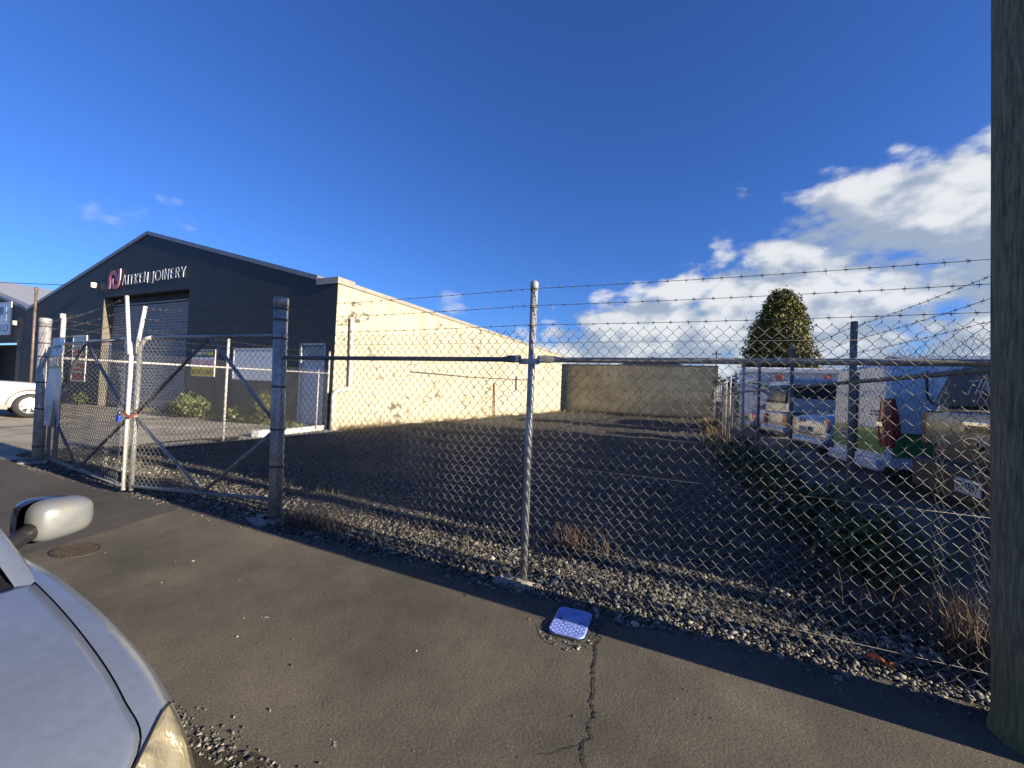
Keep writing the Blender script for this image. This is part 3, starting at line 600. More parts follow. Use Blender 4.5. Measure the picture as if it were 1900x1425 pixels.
# ------------------------------------------------------------------ brown wall at the back, rod, timber edging
bw = thing('rendered_wall', 'tall brown rendered wall closing the far end of gravel lot', 'wall', (-5, 39.5, 0))
bmat = mat('brown_render', (.56, .445, .235), .9, var=.2, vscale=.8, var2=.22, v2scale=.25, bump=.2, bscale=8)
for x0, x1 in ((-12.6, -9.0), (-8.99, -2.1), (-2.09, 1.58)):
    m = MB(); m.b2((x0, 39.5, -.1), (x1, 39.8, 4.52)); m.build('wall_panel', bmat, bw)
m = MB(); m.b2((-12.6, 39.44, 4.52), (1.6, 39.86, 4.64)); m.build('coping', mat('coping_grey', (.26, .24, .21), .8, var=.2), bw)
m = MB(); rr = random.Random(5); pth = [(-5.0+.35*math.sin(i*.7)+rr.uniform(-.12, .12), 4.4-i*.22) for i in range(20)]
m.grid([[(p[0]-.03*rr.uniform(.3, 1), 39.494, p[1]), (p[0]+.03*rr.uniform(.3, 1), 39.494, p[1])] for p in pth]); m.build('wall_crack', mat('wall_crack', (.05, .04, .03), .9), bw)
o = MB().tube([(-11.70, 23.65, 0), (-11.78, 23.60, 2.15)], .05, 7).build('rusty_rod', mat('rust', (.16, .07, .035), .8, var=.3, vscale=5)); setp(o, 'upright rusty steel rod leaning on the cream wall', 'rod')
o = MB().tube([(-11.81, 15.2, 2.34), (-11.81, 20.5, 2.37), (-11.81, 30.0, 2.62)], .028, 5).build('wall_cable', MT['barb'])
setp(o, 'thin dark cable strung sloping across the cream wall', 'cable')
o = MB().tube([(-11.76, 27.1, 1.75), (-11.78, 27.1, 2.75)], .05, 6).build('short_rod', MT['barb']); setp(o, 'short dark rod hung midway up far end of cream wall', 'rod')
for y_, z_ in ((12.3, 2.62), (13.6, 2.58)): pass
o = MB().box((-11.95, 9.75, .07), (.22, 2.5, .16), rz=R(12)).build('timber_edging', MT['whitepaint'], bevel=.02); setp(o, 'long white painted timber lying before pale door', 'timber')
o = MB().box((-11.62, 8.2, .09), (.26, .62, .2), rz=R(20)).build('timber_block', MT['whitepaint'], bevel=.03); setp(o, 'short white painted block at end of the long timber', 'timber')

# ------------------------------------------------------------------ chain-link
CW, CH = .0845, .0925
def chain(name, A, B, z0, z1, parent, r=.0017, sides=4, hook=True, cw=CW, ch=CH, top_tip=True, zA=None, mt=None):
    """woven diamond mesh between ground points A and B; every wire is a flat helix hooked into its neighbours.
    zA=((z0,z1) at A, (z0,z1) at B) for a skewed panel"""
    A = np.array(A, float); B = np.array(B, float); Lh = np.linalg.norm(B-A); u = (B-A)/Lh; nrm = np.array([u[1], -u[0]])
    nw = int(Lh/(cw/2)); nh = int(round((z1-z0)/(ch/2)))
    i = np.arange(nw)[:, None]; j = np.arange(nh+1)[None, :]
    side = (i + j) % 2
    s = i*cw/2 + side*cw/2 + np.where(side == 0, -1, 1)*.0016
    d = np.where(j % 2 == 0, 1, -1)*.0022
    z = z1 - j*ch/2
    if hook:
        # two points per knuckle: wire passes from front to back
        s2 = np.repeat(s, 2, 1); zz = np.repeat(np.broadcast_to(z, s.shape), 2, 1).copy(); zz[:, 0::2] += .0035; zz[:, 1::2] -= .0035
        dd = np.empty_like(zz); jj = np.arange(zz.shape[1]); dd[:, :] = np.where(((jj+1)//2) % 2 == 0, .0034, -.0034)[None]
        s, z, d = s2, zz, dd
    else:
        z = np.broadcast_to(z, s.shape); d = np.broadcast_to(d, s.shape)
    wob = .009*np.sin(s*2.3+z*3.1)+.004*np.sin(s*7.7-z*5)
    zz = z + .006*np.sin(s*1.7+z*.8)+.003*np.sin(s*5.1-z*2)
    if zA:
        t = s/Lh; f = (zz-z0)/(z1-z0); lo = zA[0][0]+(zA[1][0]-zA[0][0])*t; hi = zA[0][1]+(zA[1][1]-zA[0][1])*t; zz = lo+(hi-lo)*f
    P = np.stack([A[0]+u[0]*s+nrm[0]*(d+wob), A[1]+u[1]*s+nrm[1]*(d+wob), zz], -1)
    V, F = tube_batch(P, r, sides, ref=(nrm[0], nrm[1], .15))
    me = np_mesh(name, V, F)
    return link(name, me, mt or MT['wire'], parent, smooth=True)
def barbed(parent, pts, seg_len=.12, r=.0021, name='barbed_strand', sag=.02, barb=.022, mt=None):
    m = MB(); P = [Vector(p) for p in pts]; fine = []
    for a, b in zip(P[:-1], P[1:]):
        n = max(2, int((b-a).length/.25))
        for i in range(n): t = i/n; q = a.lerp(b, t); q.z -= sag*4*t*(1-t); fine.append(q)
    fine.append(P[-1]); m.tube(fine, r, 5)
    acc = .05
    for a, b in zip(fine[:-1], fine[1:]):
        L = (b-a).length; d = (b-a).normalized(); sd = d.cross(Vector((0, 0, 1))).normalized()
        while acc < L:
            p = a+d*acc; an = random.uniform(0, PI)
            w = math.cos(an)*Vector((0, 0, 1))+math.sin(an)*sd; w2 = -math.sin(an)*Vector((0, 0, 1))+math.cos(an)*sd
            m.tube([p-w*barb+d*.004, p+w*barb-d*.004], r*.75, 3); m.tube([p-w2*barb*.8-d*.006, p+w2*barb*.8+d*.002], r*.75, 3)
            m.tube([p-d*.012, p+d*.012], r*1.9, 5); acc += seg_len*random.uniform(.9, 1.1)
        acc -= L
    return m.build(name, mt or MT['barb'], parent)
def pipe(name, pts, r, mt, parent, n=12): return MB().tube(pts, r, n).build(name, mt, parent, smooth=True) if False else MB_smooth(name, pts, r, mt, parent, n)
def MB_smooth(name, pts, r, mt, parent, n):
    o = MB().tube(pts, r, n).build(name, mt, parent)
    o.data.polygons.foreach_set('use_smooth', [len(p.vertices) == 4 for p in o.data.polygons]); return o

# gate posts -----------------------------------------------------------
FY = 3.357
def gate_post(x, y, r, h, label, lean, bands):
    t = thing('gate_post', label, 'post', (x, y, 0))
    top = (x+lean, y, h)
    pipe('post_pipe', [(x, y, -.1), (x+lean*.5, y, h*.5), top], r, MT['galv'], t, 24)
    pipe('post_cap', [(x+lean, y, h-.10), (x+lean, y, h), (x+lean, y, h+.012)], [r*1.07, r*1.07, r*.8], MT['galv'], t, 24)
    for zz in bands:
        xx = x+lean*zz/h
        o = MB(); 
        ring = [[(xx+(r+.006)*rd_*math.cos(a), y+(r+.006)*rd_*math.sin(a), zz+dz) for a in np.linspace(0, 2*PI, 25)] for rd_, dz in ((.98, -.012), (1.03, -.006), (1.03, .006), (.98, .012))]
        o.grid(ring); o.build('tie_band', MT['barb'], t, smooth=True)
    m = MB(); n = 26; prof = []
    for rad, zz in ((r+.13, -.05), (r+.11, .012), (r+.03, .03), (r-.01, .03)):
        prof.append([(x+rad*(1+.12*math.sin(5*a+1)+.06*math.sin(9*a))*math.cos(a)*1.25-.05, y-.05+rad*(1+.12*math.sin(4*a))*math.sin(a), zz+.006*math.sin(7*a)) for a in np.linspace(0, 2*PI, n)])
    m.grid(prof); m.build('concrete_footing', MT['concrete'], t, smooth=True)
    return t
gp_r = gate_post(-4.45, FY+.0, .076, 2.60, 'big galvanised gate post where gate meets the long front fence', -.10, (.62, 1.05, 1.55, 2.12, 2.34, 2.47))
gp_l = gate_post(-10.66, 3.36, .078, 2.56, 'thick weathered gate post at far left beside white vehicle', -.06, (.28, .95, 1.42, 1.88, 2.12, 2.42))

# gates ---------------------------------------------------------------
def gate(label, hx, hy, hz0, hz1, mx, my, mz0, mz1, bend, arm, sgn):
    t = thing('gate_leaf', label, 'gate', (hx, hy, 0))
    pr = .024
    def P(u, v):     # u 0 hinge .. 1 meeting, v 0 bottom .. 1 top
        z0 = hz0+(mz0-hz0)*u; z1 = hz1+(mz1-hz1)*u; return (hx+(mx-hx)*u, hy+(my-hy)*u, z0+(z1-z0)*v)
    wl = abs(mx-hx); c = .14/wl
    pipe('hinge_stile', [P(0, 0), P(0, 1)], pr, MT['galv'], t)
    pipe('top_rail', [P(0, 1), P(.5, 1), P(1-c*1.6, 1)], pr, MT['galv'], t)
    corner = [P(1-c*1.6, 1), P(1-c*.8, .992), P(1-c*.25, .965), P(1, .91), P(1, .5), P(1, -.03)]
    pipe('meeting_stile', corner, pr*1.15, MT['whitepipe'], t)
    pipe('bottom_rail', [P(0, 0), P(.5, -.004), P(1, 0)], pr, MT['galv'], t)
    e = P(1, .93); pipe('barb_arm', [(e[0], e[1]-.03, e[2]-.08), (e[0]+sgn*.01, e[1]-.03, e[2]+.06), (arm[0], e[1]-.03, arm[1])], pr*.95, MT['whitepipe'], t)
    off = -.045
    for a, b in (((.0, .46), (.47, 1)), ((.47, 1), (1, .48)), ((1, .46), (.46, 0)), ((.46, 0), (0, .42))):
        p, q = P(*a), P(*b); pipe('brace', [(p[0], p[1]-.0, p[2]), (q[0], q[1], q[2])], pr*.9, MT['rail_dark'] if (a[1] < .5) != (sgn > 0) else MT['galv'], t)
    A = (hx, hy-.05); B = (mx, my-.05)
    lo, hi = (A, B) if hx < mx else (B, A)
    zz = ((hz0-.02, hz1-.01), (mz0-.02, mz1-.02)); 
    if hx > mx: zz = zz[::-1]
    chain('chain_mesh', lo, hi, 0, 2.05, t, r=.0029, sides=4, hook=False, zA=zz)
    for v in (.98, .46, .03):
        p, q = P(0, v), P(1, v); pipe('line_wire', [(p[0], p[1]-.05, p[2]), (q[0], q[1]-.05, q[2])], .0018, MT['wire'], t, 4)
    return t, P
gl, PL = gate('left gate leaf of steel pipe and mesh carrying the lease banner', -10.42, 3.40, .09, 2.10, -7.07, 3.05, .11, 2.11, .1, (-7.21, 2.70), -1)
gr, PR_ = gate('right gate leaf of steel pipe and mesh beside the long front fence', -4.62, 3.42, .20, 2.17, -6.98, 3.10, .11, 2.13, .1, (-6.84, 2.55), 1)
for k_, (za, zb) in enumerate(((2.74, 2.50), (2.58, 2.36), (2.42, 2.2))):
    barbed(gl, [(-7.18+.03*k_, 3.02, za-.06), (-10.48, 3.34, zb)], sag=.05)
for k_, (za, zb) in enumerate(((2.58, 2.52), (2.44, 2.36), (2.3, 2.2))):
    barbed(gr, [(-6.86-.03*k_, 3.07, za-.06), (-4.58, 3.34, zb)], sag=.05)
for zz, g_ in ((.13, gl), (.34, gl)): 
    o = MB().box((-7.14, 3.03, zz), (.14, .02, .03)).build('drop_bolt', MT['whitepipe'], g_)
t = thing('gate_chain', 'blue padlock and red strap tying the two gate leaves together', 'padlock', (-7.03, 3.05, 1.08))
MB().box((-7.14, 2.98, 1.02), (.075, .035, .085), ry=.2).build('padlock_body', mat('blue_padlock', (.02, .05, .35), .4), t, bevel=.008)
pipe('shackle', [(-7.16, 2.98, 1.06), (-7.16, 2.98, 1.11), (-7.13, 2.98, 1.13), (-7.10, 2.98, 1.11), (-7.10, 2.98, 1.06)], .006, MT['chrome'], t, 6)
ring = [(-7.03+.12*math.cos(a), 3.06+.055*math.sin(a), 1.08+.03*math.sin(2*a)) for a in np.linspace(0, 2*PI, 17)]
MB().tube(ring, .013, 6, cap=False).build('red_strap', mat('red_strap', (.30, .05, .03), .7), t)
MB().tube([(p[0], p[1], p[2]+.045-.02*i/8) for i, p in enumerate(ring)], .009, 6, cap=False).build('chain_loop', mat('rusty_chain', (.13, .06, .04), .7, .4), t)
# banner on the left gate leaf
bn = thing('lease_banner', 'tall pale plastic lease banner hung on the left gate leaf', 'banner', (-10.0, 3.3, 1.4))
def ban(u0, u1, z0, z1, off=0.0, n=10):
    rows = []
    for i in range(n+1):
        z = z0+(z1-z0)*i/n; row = []
        for j in range(9):
            u = u0+(u1-u0)*j/8; x = -10.09+u*.66-(2.2-z)*.035
            row.append((x, 3.235-.05*u+.010*math.sin(z*4.2+u*3)+.006*math.sin(z*9+u*7)-off, z+.012*u))
        rows.append(row)
    return MB().grid(rows)
ban(0, 1, .70, 1.66).build('lower_panel', mat('banner_silver', (.40, .44, .52), .3, var=.3, vscale=2.2), bn, smooth=True)
ban(.0, 1, 1.66, 1.88).build('brown_band', mat('banner_brown', (.17, .125, .095), .35, var=.2, vscale=5), bn, smooth=True)
ban(.14, 1, 1.88, 2.17).build('upper_panel', mat('banner_blue', (.38, .47, .60), .4), bn, smooth=True)
ban(0, .14, 1.88, 2.15).build('side_strip', mat('banner_dark', (.14, .11, .11), .4), bn, smooth=True)
o = text('FOR LEASE', (-10.07, 3.205, 1.71), (1, -.08, 0), (0, 0, 1), .56, .14, mat('banner_text', (.62, .55, .48), .5), bn, ext=.002)
MT['ink'] = mat('banner_ink', (.12, .16, .26), .5)
for i, (u, w) in enumerate(((.06, .4), (.06, .34), (.06, .42), (.06, .3), (.06, .38))):
    ban(u, u+w, .80+.055*i, .815+.055*i, .004, 1).build('print_line', MT['ink'], bn)
ban(.24, .84, 2.0, 2.05, .004, 1).build('print_line', MT['ink'], bn); ban(.5, .62, 1.96, 1.985, .004, 1).build('print_line', MT['ink'], bn)
rows = []
for i, (wd, zz) in enumerate(((.02, 1.16), (.05, 1.12), (.06, 1.04), (.075, .98), (.085, .90), (.12, .84), (.14, .78), (.14, .71))):
    rows.append([(-10.09+(.76-wd)*.66-(2.2-zz)*.035, 3.175, zz), (-10.09+(.76+wd)*.66-(2.2-zz)*.035, 3.172, zz)])
MB().grid(rows).build('printed_figure', mat('banner_bronze', (.12, .07, .05), .5), bn)

# front fence ---------------------------------------------------------
ff = thing('chain_link_fence', 'long chain-link fence with rail and three barbed wires along footpath', 'fence', (-1.3, FY, 0))
mp_t = (-1.325, FY, 2.56); mp_b = (-1.313, FY, -.1)
post = pipe('fence_post', [mp_b, ((mp_t[0]+mp_b[0])/2, FY, 1.2), mp_t], .031, MT['galv'], ff, 16)
pipe('post_cap', [(-1.325, FY, 2.50), (-1.325, FY, 2.565), (-1.325, FY, 2.585)], [.036, .036, .015], MT['galv'], ff, 16)
m = MB(); m.add([], [])
prof = [[(-1.36+rad*(1+.2*math.sin(4*a))*math.cos(a)*1.3, FY-.08+rad*.8*math.sin(a), zz+.006*math.sin(6*a)) for a in np.linspace(0, 2*PI, 18)] for rad, zz in ((.15, -.03), (.12, .012), (.02, .02))]
m.grid(prof); m.build('concrete_footing', MT['concrete'], ff, smooth=True)
RZ = 1.893
def rail(x0, x1, flat0, flat1, mt):
    pts = [(x0, FY, RZ), (x0+.11, FY, RZ), (x0+.2, FY, RZ), (x1-.2, FY, RZ), (x1-.11, FY, RZ), (x1, FY, RZ)]
    m = MB(); rows = []
    for i, p in enumerate(pts):
        f = (flat0 and i < 2) or (flat1 and i > 3); ry_, rz_ = (.006, .032) if f else (.0225, .0225)
        rows.append([(p[0], p[1]-.055*(1 if f else .0)+ry_*math.cos(a), p[2]+rz_*math.sin(a)) for a in np.linspace(0, 2*PI, 13)])
    m.grid(rows); return m.build('top_rail', mt, ff, smooth=True)
rail(-4.45, -1.40, False, True, MT['rail_dark']); rail(-1.25, 1.78, True, False, mat('lit_rail_steel', (.235, .23, .215), .45, .2, var=.25, vscale=9))  # right rail is a paler copy, light on its top put into the colour
for xx in (-1.435, -1.215):
    for dz in (-.012, .014): MB().tube([(xx, FY-.055, RZ+dz), (xx, FY-.068, RZ+dz)], .008, 6).build('rail_bolt', MT['chrome'], ff)
MB().box((-1.325, FY-.045, RZ-.02), (.19, .006, .05)).build('rail_bracket', MT['galv'], ff)
chain('chain_mesh', (-4.52, FY-.042), (-1.32, FY-.042), .04, 2.145, ff, r=.0026, sides=5)
chain('chain_mesh', (-1.32, FY-.042), (1.82, FY-.042), .03, 2.145, ff, r=.0019, sides=5)
for za, zb in ((2.505, 2.50), (2.357, 2.355), (2.19, 2.19)):
    barbed(ff, [(-4.5, FY-.035, za-.015), (-1.33, FY-.035, za), (1.8, FY-.035, zb)], sag=.012)
for zz in (2.03, 1.0, .12): pipe('line_wire', [(-4.5, FY-.044, zz), (-1.33, FY-.044, zz+.004), (1.8, FY-.044, zz)], .0014, MT['wire_shade'], ff, 4)
for zz in (2.5, 2.35, 2.19, 1.5, .9, .4):
    MB().tube([(-1.325+.034*math.cos(a), FY+.036*math.sin(a), zz+.01*math.sin(a)) for a in np.linspace(0, 2*PI, 13)], .003, 4, cap=False).build('tie_wire', MT['barb'], ff)

# right-hand side fence (corner behind the wooden pole, running back along the lot) ------------------
sf = thing('chain_link_fence', 'chain-link fence with barbed wire running back along right side of lot', 'fence', (1.75, 3.4, 0))
def sx(y): return 1.79 - .068*(y-3.357) if y < 13 else 1.134 + (y-13)*.004
ys = [3.357, 5.91, 8.32, 10.88, 12.89, 15.4, 17.9, 20.4, 22.9, 25.4, 27.9, 30.4, 33, 36, 39]
for i, y in enumerate(ys):
    pipe('fence_post', [(sx(y), y, -.1), (sx(y), y, 2.58)], .036 if i < 2 else .031, MT['galv_old'] if i < 4 else MT['whitepipe'], sf, 12)
for a, b in zip(ys[:-1], ys[1:]):
    pipe('top_rail', [(sx(a)+.0, a+.02, 1.885), (sx(b), b-.02, 1.885)], .022, MT['galv_old'], sf, 10)
for a, b, sd in ((3.4, 8.32, 4), (8.32, 13.0, 4), (13, 39, 3)):
    chain('chain_mesh', (sx(a)-.045, a), (sx(b)-.045, b), .1, 2.13, sf, r=.0014, sides=sd, hook=False, mt=MT['wire_shade'])
for zz in (2.51, 2.36, 2.21): barbed(sf, [(sx(y)-.03, y, zz) for y in (3.357, 5.91, 8.32, 10.88, 12.89, 20.4, 39)], sag=.02, seg_len=.13)
# inner left fence from left gate post to the building corner ------------------
lf = thing('chain_link_fence', 'white railed chain-link fence from left gate post to building corner', 'fence', (-10.7, 3.6, 0))
LA = np.array([-10.60, 3.55]); LB = np.array([-12.03, 10.86])
def lp2(u, z): q = LA+(LB-LA)*u; return (q[0], q[1], z)
for u, hgt, r in ((.0, 2.62, .034), (.455, 2.68, .03), (1.0, 2.78, .03), (.93, 2.1, .022)): pipe('fence_post', [lp2(u, -.1), lp2(u, hgt)], r, MT['whitepipe'], lf, 12)
pipe('rail', [lp2(0, 1.87), lp2(1, 2.0)], .022, MT['whitepipe'], lf, 12)
for za, zb in ((2.56, 2.7), (2.42, 2.52), (2.27, 2.36)): barbed(lf, [lp2(0, za), lp2(.455, (za+zb)/2), lp2(1, zb)], sag=.02)
cA = LA+np.array([.04, 0]); cB = LB+np.array([.04, 0])
chain('chain_mesh', cA, cB, .06, 2.1, lf, r=.0030, sides=4, hook=False)
for zz in (1.05,): pipe('line_wire', [lp2(0, zz), lp2(1, zz+.05)], .0018, MT['wire'], lf, 4)

# ------------------------------------------------------------------ wooden pole
def wood_mat():
    m = bpy.data.materials.new('weathered_pole_timber'); m.use_nodes = True; N = m.node_tree.nodes; L = m.node_tree.links
    b = N['Principled BSDF']; b.inputs['Roughness'].default_value = .85
    tc = N.new('ShaderNodeTexCoord'); mp = N.new('ShaderNodeMapping'); mp.inputs['Scale'].default_value = (1, 1, .10); L.new(tc.outputs['Object'], mp.inputs[0])
    n = noise_nodes(N, L, mp.outputs[0], 62, 10, .74); cr_ = N.new('ShaderNodeValToRGB'); L.new(n, cr_.inputs[0]); e = cr_.color_ramp.elements
    e[0].position = .34; e[0].color = (.05, .045, .028, 1); e[1].position = .64; e[1].color = (.26, .235, .145, 1); e.new(.49).color = (.145, .132, .082, 1)
    n2 = noise_nodes(N, L, tc.outputs['Object'], 2.2, 5); r2 = N.new('ShaderNodeMapRange'); r2.inputs[3].default_value = .65; r2.inputs[4].default_value = 1.3; L.new(n2, r2.inputs[0])
    mx = N.new('ShaderNodeMix'); mx.data_type = 'RGBA'; mx.blend_type = 'MULTIPLY'; mx.inputs[0].default_value = 1; L.new(cr_.outputs[0], mx.inputs[6]); L.new(r2.outputs[0], mx.inputs[7])
    mpc = N.new('ShaderNodeMapping'); mpc.inputs['Scale'].default_value = (1, 1, .045); L.new(tc.outputs['Object'], mpc.inputs[0])
    nc = noise_nodes(N, L, mpc.outputs[0], 21, 5, .6); rc = N.new('ShaderNodeMapRange'); rc.inputs[1].default_value = .36; rc.inputs[2].default_value = .40; rc.inputs[3].default_value = .28; L.new(nc, rc.inputs[0])
    mc = N.new('ShaderNodeMix'); mc.data_type = 'RGBA'; mc.blend_type = 'MULTIPLY'; mc.inputs[0].default_value = 1; L.new(mx.outputs[2], mc.inputs[6]); L.new(rc.outputs[0], mc.inputs[7]); mx = mc
    sep = N.new('ShaderNodeSeparateXYZ'); L.new(tc.outputs['Object'], sep.inputs[0]); zr = N.new('ShaderNodeMapRange'); zr.inputs[1].default_value = .55; zr.inputs[2].default_value = .02; L.new(sep.outputs[2], zr.inputs[0])
    nm = N.new('ShaderNodeMath'); nm.operation = 'MULTIPLY'; L.new(zr.outputs[0], nm.inputs[0]); L.new(noise_nodes(N, L, tc.outputs['Object'], 9, 6), nm.inputs[1])
    m2 = N.new('ShaderNodeMix'); m2.data_type = 'RGBA'; L.new(nm.outputs[0], m2.inputs[0]); L.new(mx.outputs[2], m2.inputs[6]); m2.inputs[7].default_value = (.10, .13, .025, 1)
    L.new(m2.outputs[2], b.inputs['Base Color'])
    bp = N.new('ShaderNodeBump'); bp.inputs['Strength'].default_value = .8; bp.inputs['Distance'].default_value = .012; L.new(n, bp.inputs['Height']); L.new(bp.outputs[0], b.inputs['Normal'])
    return m
pl = thing('utility_pole', 'thick weathered timber pole with mossy foot at right edge', 'pole', (1.585, 2.94, 0))
rows = []; rr = random.Random(9)
for zz in list(np.linspace(-.1, 3, 60)) + list(np.linspace(3.06, 4.5, 26)):
    rad = .19 - .001*max(zz, 0) + (.018*math.exp(-max(zz, 0)/.05))
    rows.append([(1.608-.016*zz+rad*(1+.012*math.sin(3*a+zz*.4)+.008*math.sin(7*a+zz*1.3)+.006*math.sin(13*a-zz))*math.cos(a), 2.94+rad*(1+.012*math.sin(2*a+1))*math.sin(a), zz) for a in np.linspace(0, 2*PI, 49)])
MB().grid(rows).build('timber_shaft', wood_mat(), pl, smooth=True)
for (aa, zz, s_) in ((-1.95, 1.42, .03), (-2.2, 2.35, .025), (-2.0, .9, .03), (-2.4, 1.1, .02)):
    rad = .19-.001*zz; c_ = (1.608-.016*zz+rad*math.cos(aa), 2.94+rad*math.sin(aa), zz)
    m = MB(); m.tube([(c_[0]-.012*math.cos(aa), c_[1]-.012*math.sin(aa), zz), (c_[0]+.006*math.cos(aa), c_[1]+.006*math.sin(aa), zz)], [s_*1.1, s_*.5], 10); m.build('knot', mat('timber_knot', (.05, .045, .035), .9), pl)
# ------------------------------------------------------------------ lids on the footpath
lid = thing('meter_lid', 'bright blue plastic water meter lid half in shadow on footpath', 'meter lid', (-.755, 2.88, 0))
LR = Matrix.Translation((-.755, 2.88, 0)) @ Matrix.Rotation(R(3), 4, 'Z')
def rrect(w, h, r, n=6):
    P = []
    for cx, cy, a0 in ((w/2-r, h/2-r, 0), (-w/2+r, h/2-r, 90), (-w/2+r, -h/2+r, 180), (w/2-r, -h/2+r, 270)):
        P += [(cx+r*math.cos(R(a0+90*k/n)), cy+r*math.sin(R(a0+90*k/n))) for k in range(n+1)]
    return P
def lidpart(name, poly, z0, z1, mt, bevel=0):
    m = MB(); n = len(poly); m.add([LR @ Vector((p[0], p[1], z0)) for p in poly]+[LR @ Vector((p[0], p[1], z1)) for p in poly], [tuple(range(n))[::-1], tuple(range(n, 2*n))]+[(k, (k+1) % n, n+(k+1) % n, n+k) for k in range(n)])
    return m.build(name, mt, lid, bevel=bevel)
MT['lidblue'] = mat('blue_lid_plastic', (.20, .27, .60), .38, var=.22, vscale=22, var2=.12, v2scale=90)
lidpart('lid_frame', rrect(.275, .385, .06), -.02, .010, MT['black'], .004)
lidpart('lid_plate', rrect(.245, .355, .05), .0, .020, MT['lidblue'], .004)
tr = MB()
for i in range(11):
    for j in range(15):
        x0 = -.108+.0215*i; y0 = -.155+.0222*j
        if abs(x0+.01) < .05 and -.06 < y0 < .06 or (abs(x0) > .098 and abs(y0) > .14): continue
        q = LR @ Vector((x0, y0, .0205)); tr.box((q.x, q.y, q.z), (.018, .005, .0035), rz=R(3)+(R(38) if (i+j) % 2 else R(-38)))
o = tr.build('lid_tread', MT['lidblue'], lid); o['kind'] = 'stuff'
lidpart('lid_badge', rrect(.085, .105, .008), .020, .023, MT['lidblue'], .002)
lidpart('key_hole', [(-.092, -.012), (-.066, -.012), (-.066, .018), (-.092, .018)], .0201, .0212, MT['black'])
mh = thing('manhole_cover', 'round rusty cast iron drain cover set in the footpath', 'manhole cover', (-5.09, 1.88, 0))
m = MB(); ring = [[(-5.09+r_*math.cos(a), 1.88+r_*.74*math.sin(a), zz) for a in np.linspace(0, 2*PI, 33)] for r_, zz in ((.215, -.01), (.215, .008), (.195, .009), (.195, .004), (.0, .004))]
MT['iron'] = mat('rusty_iron', (.05, .04, .031), .75, .2, var=.3, vscale=12)
m.grid(ring); m.build('cover_plate', MT['iron'], mh)
m = MB()
for i in range(-8, 9):
    for j in range(-7, 8):
        x0, y0 = i*.027, j*.025
        if (x0/.185)**2+(y0/.135)**2 < 1: m.box((-5.09+x0, 1.88+y0, .008), (.02, .009, .010), rz=R(45) if (i+j) % 2 else R(-45))
o = m.build('cover_tread', MT['iron'], mh); o['kind'] = 'stuff'
# bag and leaf
m = MB(); rr = random.Random(4); rows = []
for i in range(7):
    th_ = PI*i/6; rows.append([(1.30+.14*math.sin(th_)*math.cos(a)*rr.uniform(.5, 1.2), 7.6+.12*math.sin(th_)*math.sin(a)*rr.uniform(.5, 1.2), .13+.11*math.cos(th_)*rr.uniform(.7, 1.2)) for a in np.linspace(0, 2*PI, 12)[:-1]])
o = MB().grid(rows, wrap=True).build('plastic_bag', mat('crumpled_plastic', (.55, .56, .58), .4)); setp(o, 'crumpled white plastic bag lying among weeds on the lot', 'bag')
m = MB(); rows = []
for i in range(9):
    u = i/8; w = .028*math.sin(PI*min(1, u*1.02))**.7+.001; rows.append([(1.03+.11*u-.03*w, 3.37-.07*u+w*1.0, .035+.03*math.sin(u*4)), (1.03+.11*u, 3.37-.07*u, .025+.012*math.sin(u*4)), (1.03+.11*u-.4*w, 3.37-.07*u-w, .045+.02*u)])
o = m.grid(rows).build('dead_leaf', mat('orange_leaf', (.45, .14, .04), .6)); setp(o, 'orange dead leaf lying on gravel below the fence', 'leaf')

# ------------------------------------------------------------------ plants
def leaf_cloud(name, C, size, m, parent=None, elong=1.6, up=.4, stuff=False):
    """many small folded leaves at centres C"""
    n = len(C); d = rng.normal(0, 1, (n, 3)); d[:, 2] += up; d /= np.linalg.norm(d, axis=1, keepdims=True)
    s = np.cross(d, rng.normal(0, 1, (n, 3))); s /= np.linalg.norm(s, axis=1, keepdims=True)+1e-9
    sz = np.asarray(size).reshape(-1, 1)*rng.uniform(.6, 1.3, (n, 1))
    V = np.stack([C-d*sz*elong*.5, C+s*sz*.5, C+d*sz*elong*.5, C-s*sz*.5], 1).reshape(-1, 3)
    F = np.arange(n*4).reshape(n, 4)
    o = link(name, np_mesh(name, V, F), m, parent)
    if stuff: o['kind'] = 'stuff'
    return o
def blades(name, base, h, m, lean=.35, w=.006, parent=None, stuff=True, curl=.3):
    n = len(base); a = rng.uniform(0, 2*PI, n); h = np.asarray(h)*rng.uniform(.5, 1.15, n); l = rng.uniform(.1, 1, n)*lean*h
    dx, dy = np.cos(a), np.sin(a); px_, py_ = -dy, dx; w_ = w*rng.uniform(.6, 1.4, n)
    def pt(t, sgn):
        q = l*t**1.7; return np.stack([base[:, 0]+dx*q+sgn*px_*w_*(1-t)*.5, base[:, 1]+dy*q+sgn*py_*w_*(1-t)*.5, base[:, 2]+h*(t-curl*.5*t*t)], 1)
    V = np.stack([pt(0, 1), pt(0, -1), pt(.5, -1), pt(.5, 1), pt(1, -.6), pt(1, .6)], 1).reshape(-1, 3)
    b = (np.arange(n)*6)[:, None]; F = np.concatenate([b+np.array([0, 1, 2, 3]), b+np.array([3, 2, 4, 5])], 0)
    o = link(name, np_mesh(name, V, F), m, parent)
    if stuff: o['kind'] = 'stuff'
    return o
MT['leaf_dark'] = island_mat('weed_leaf', [(.025,.045,.012), (.04,.07,.018), (.06,.085,.025), (.035,.05,.02)], .6)
MT['leaf_yellow'] = island_mat('shrub_leaf', [(.03,.055,.012), (.07,.09,.02), (.13,.14,.035), (.04,.06,.015)], .55)
MT['dry'] = island_mat('dry_grass', [(.13,.10,.045), (.20,.155,.07), (.09,.065,.03), (.25,.20,.11)], .8)
MT['brownweed'] = island_mat('brown_weed', [(.10,.06,.04), (.15,.10,.06), (.06,.045,.03)], .8)
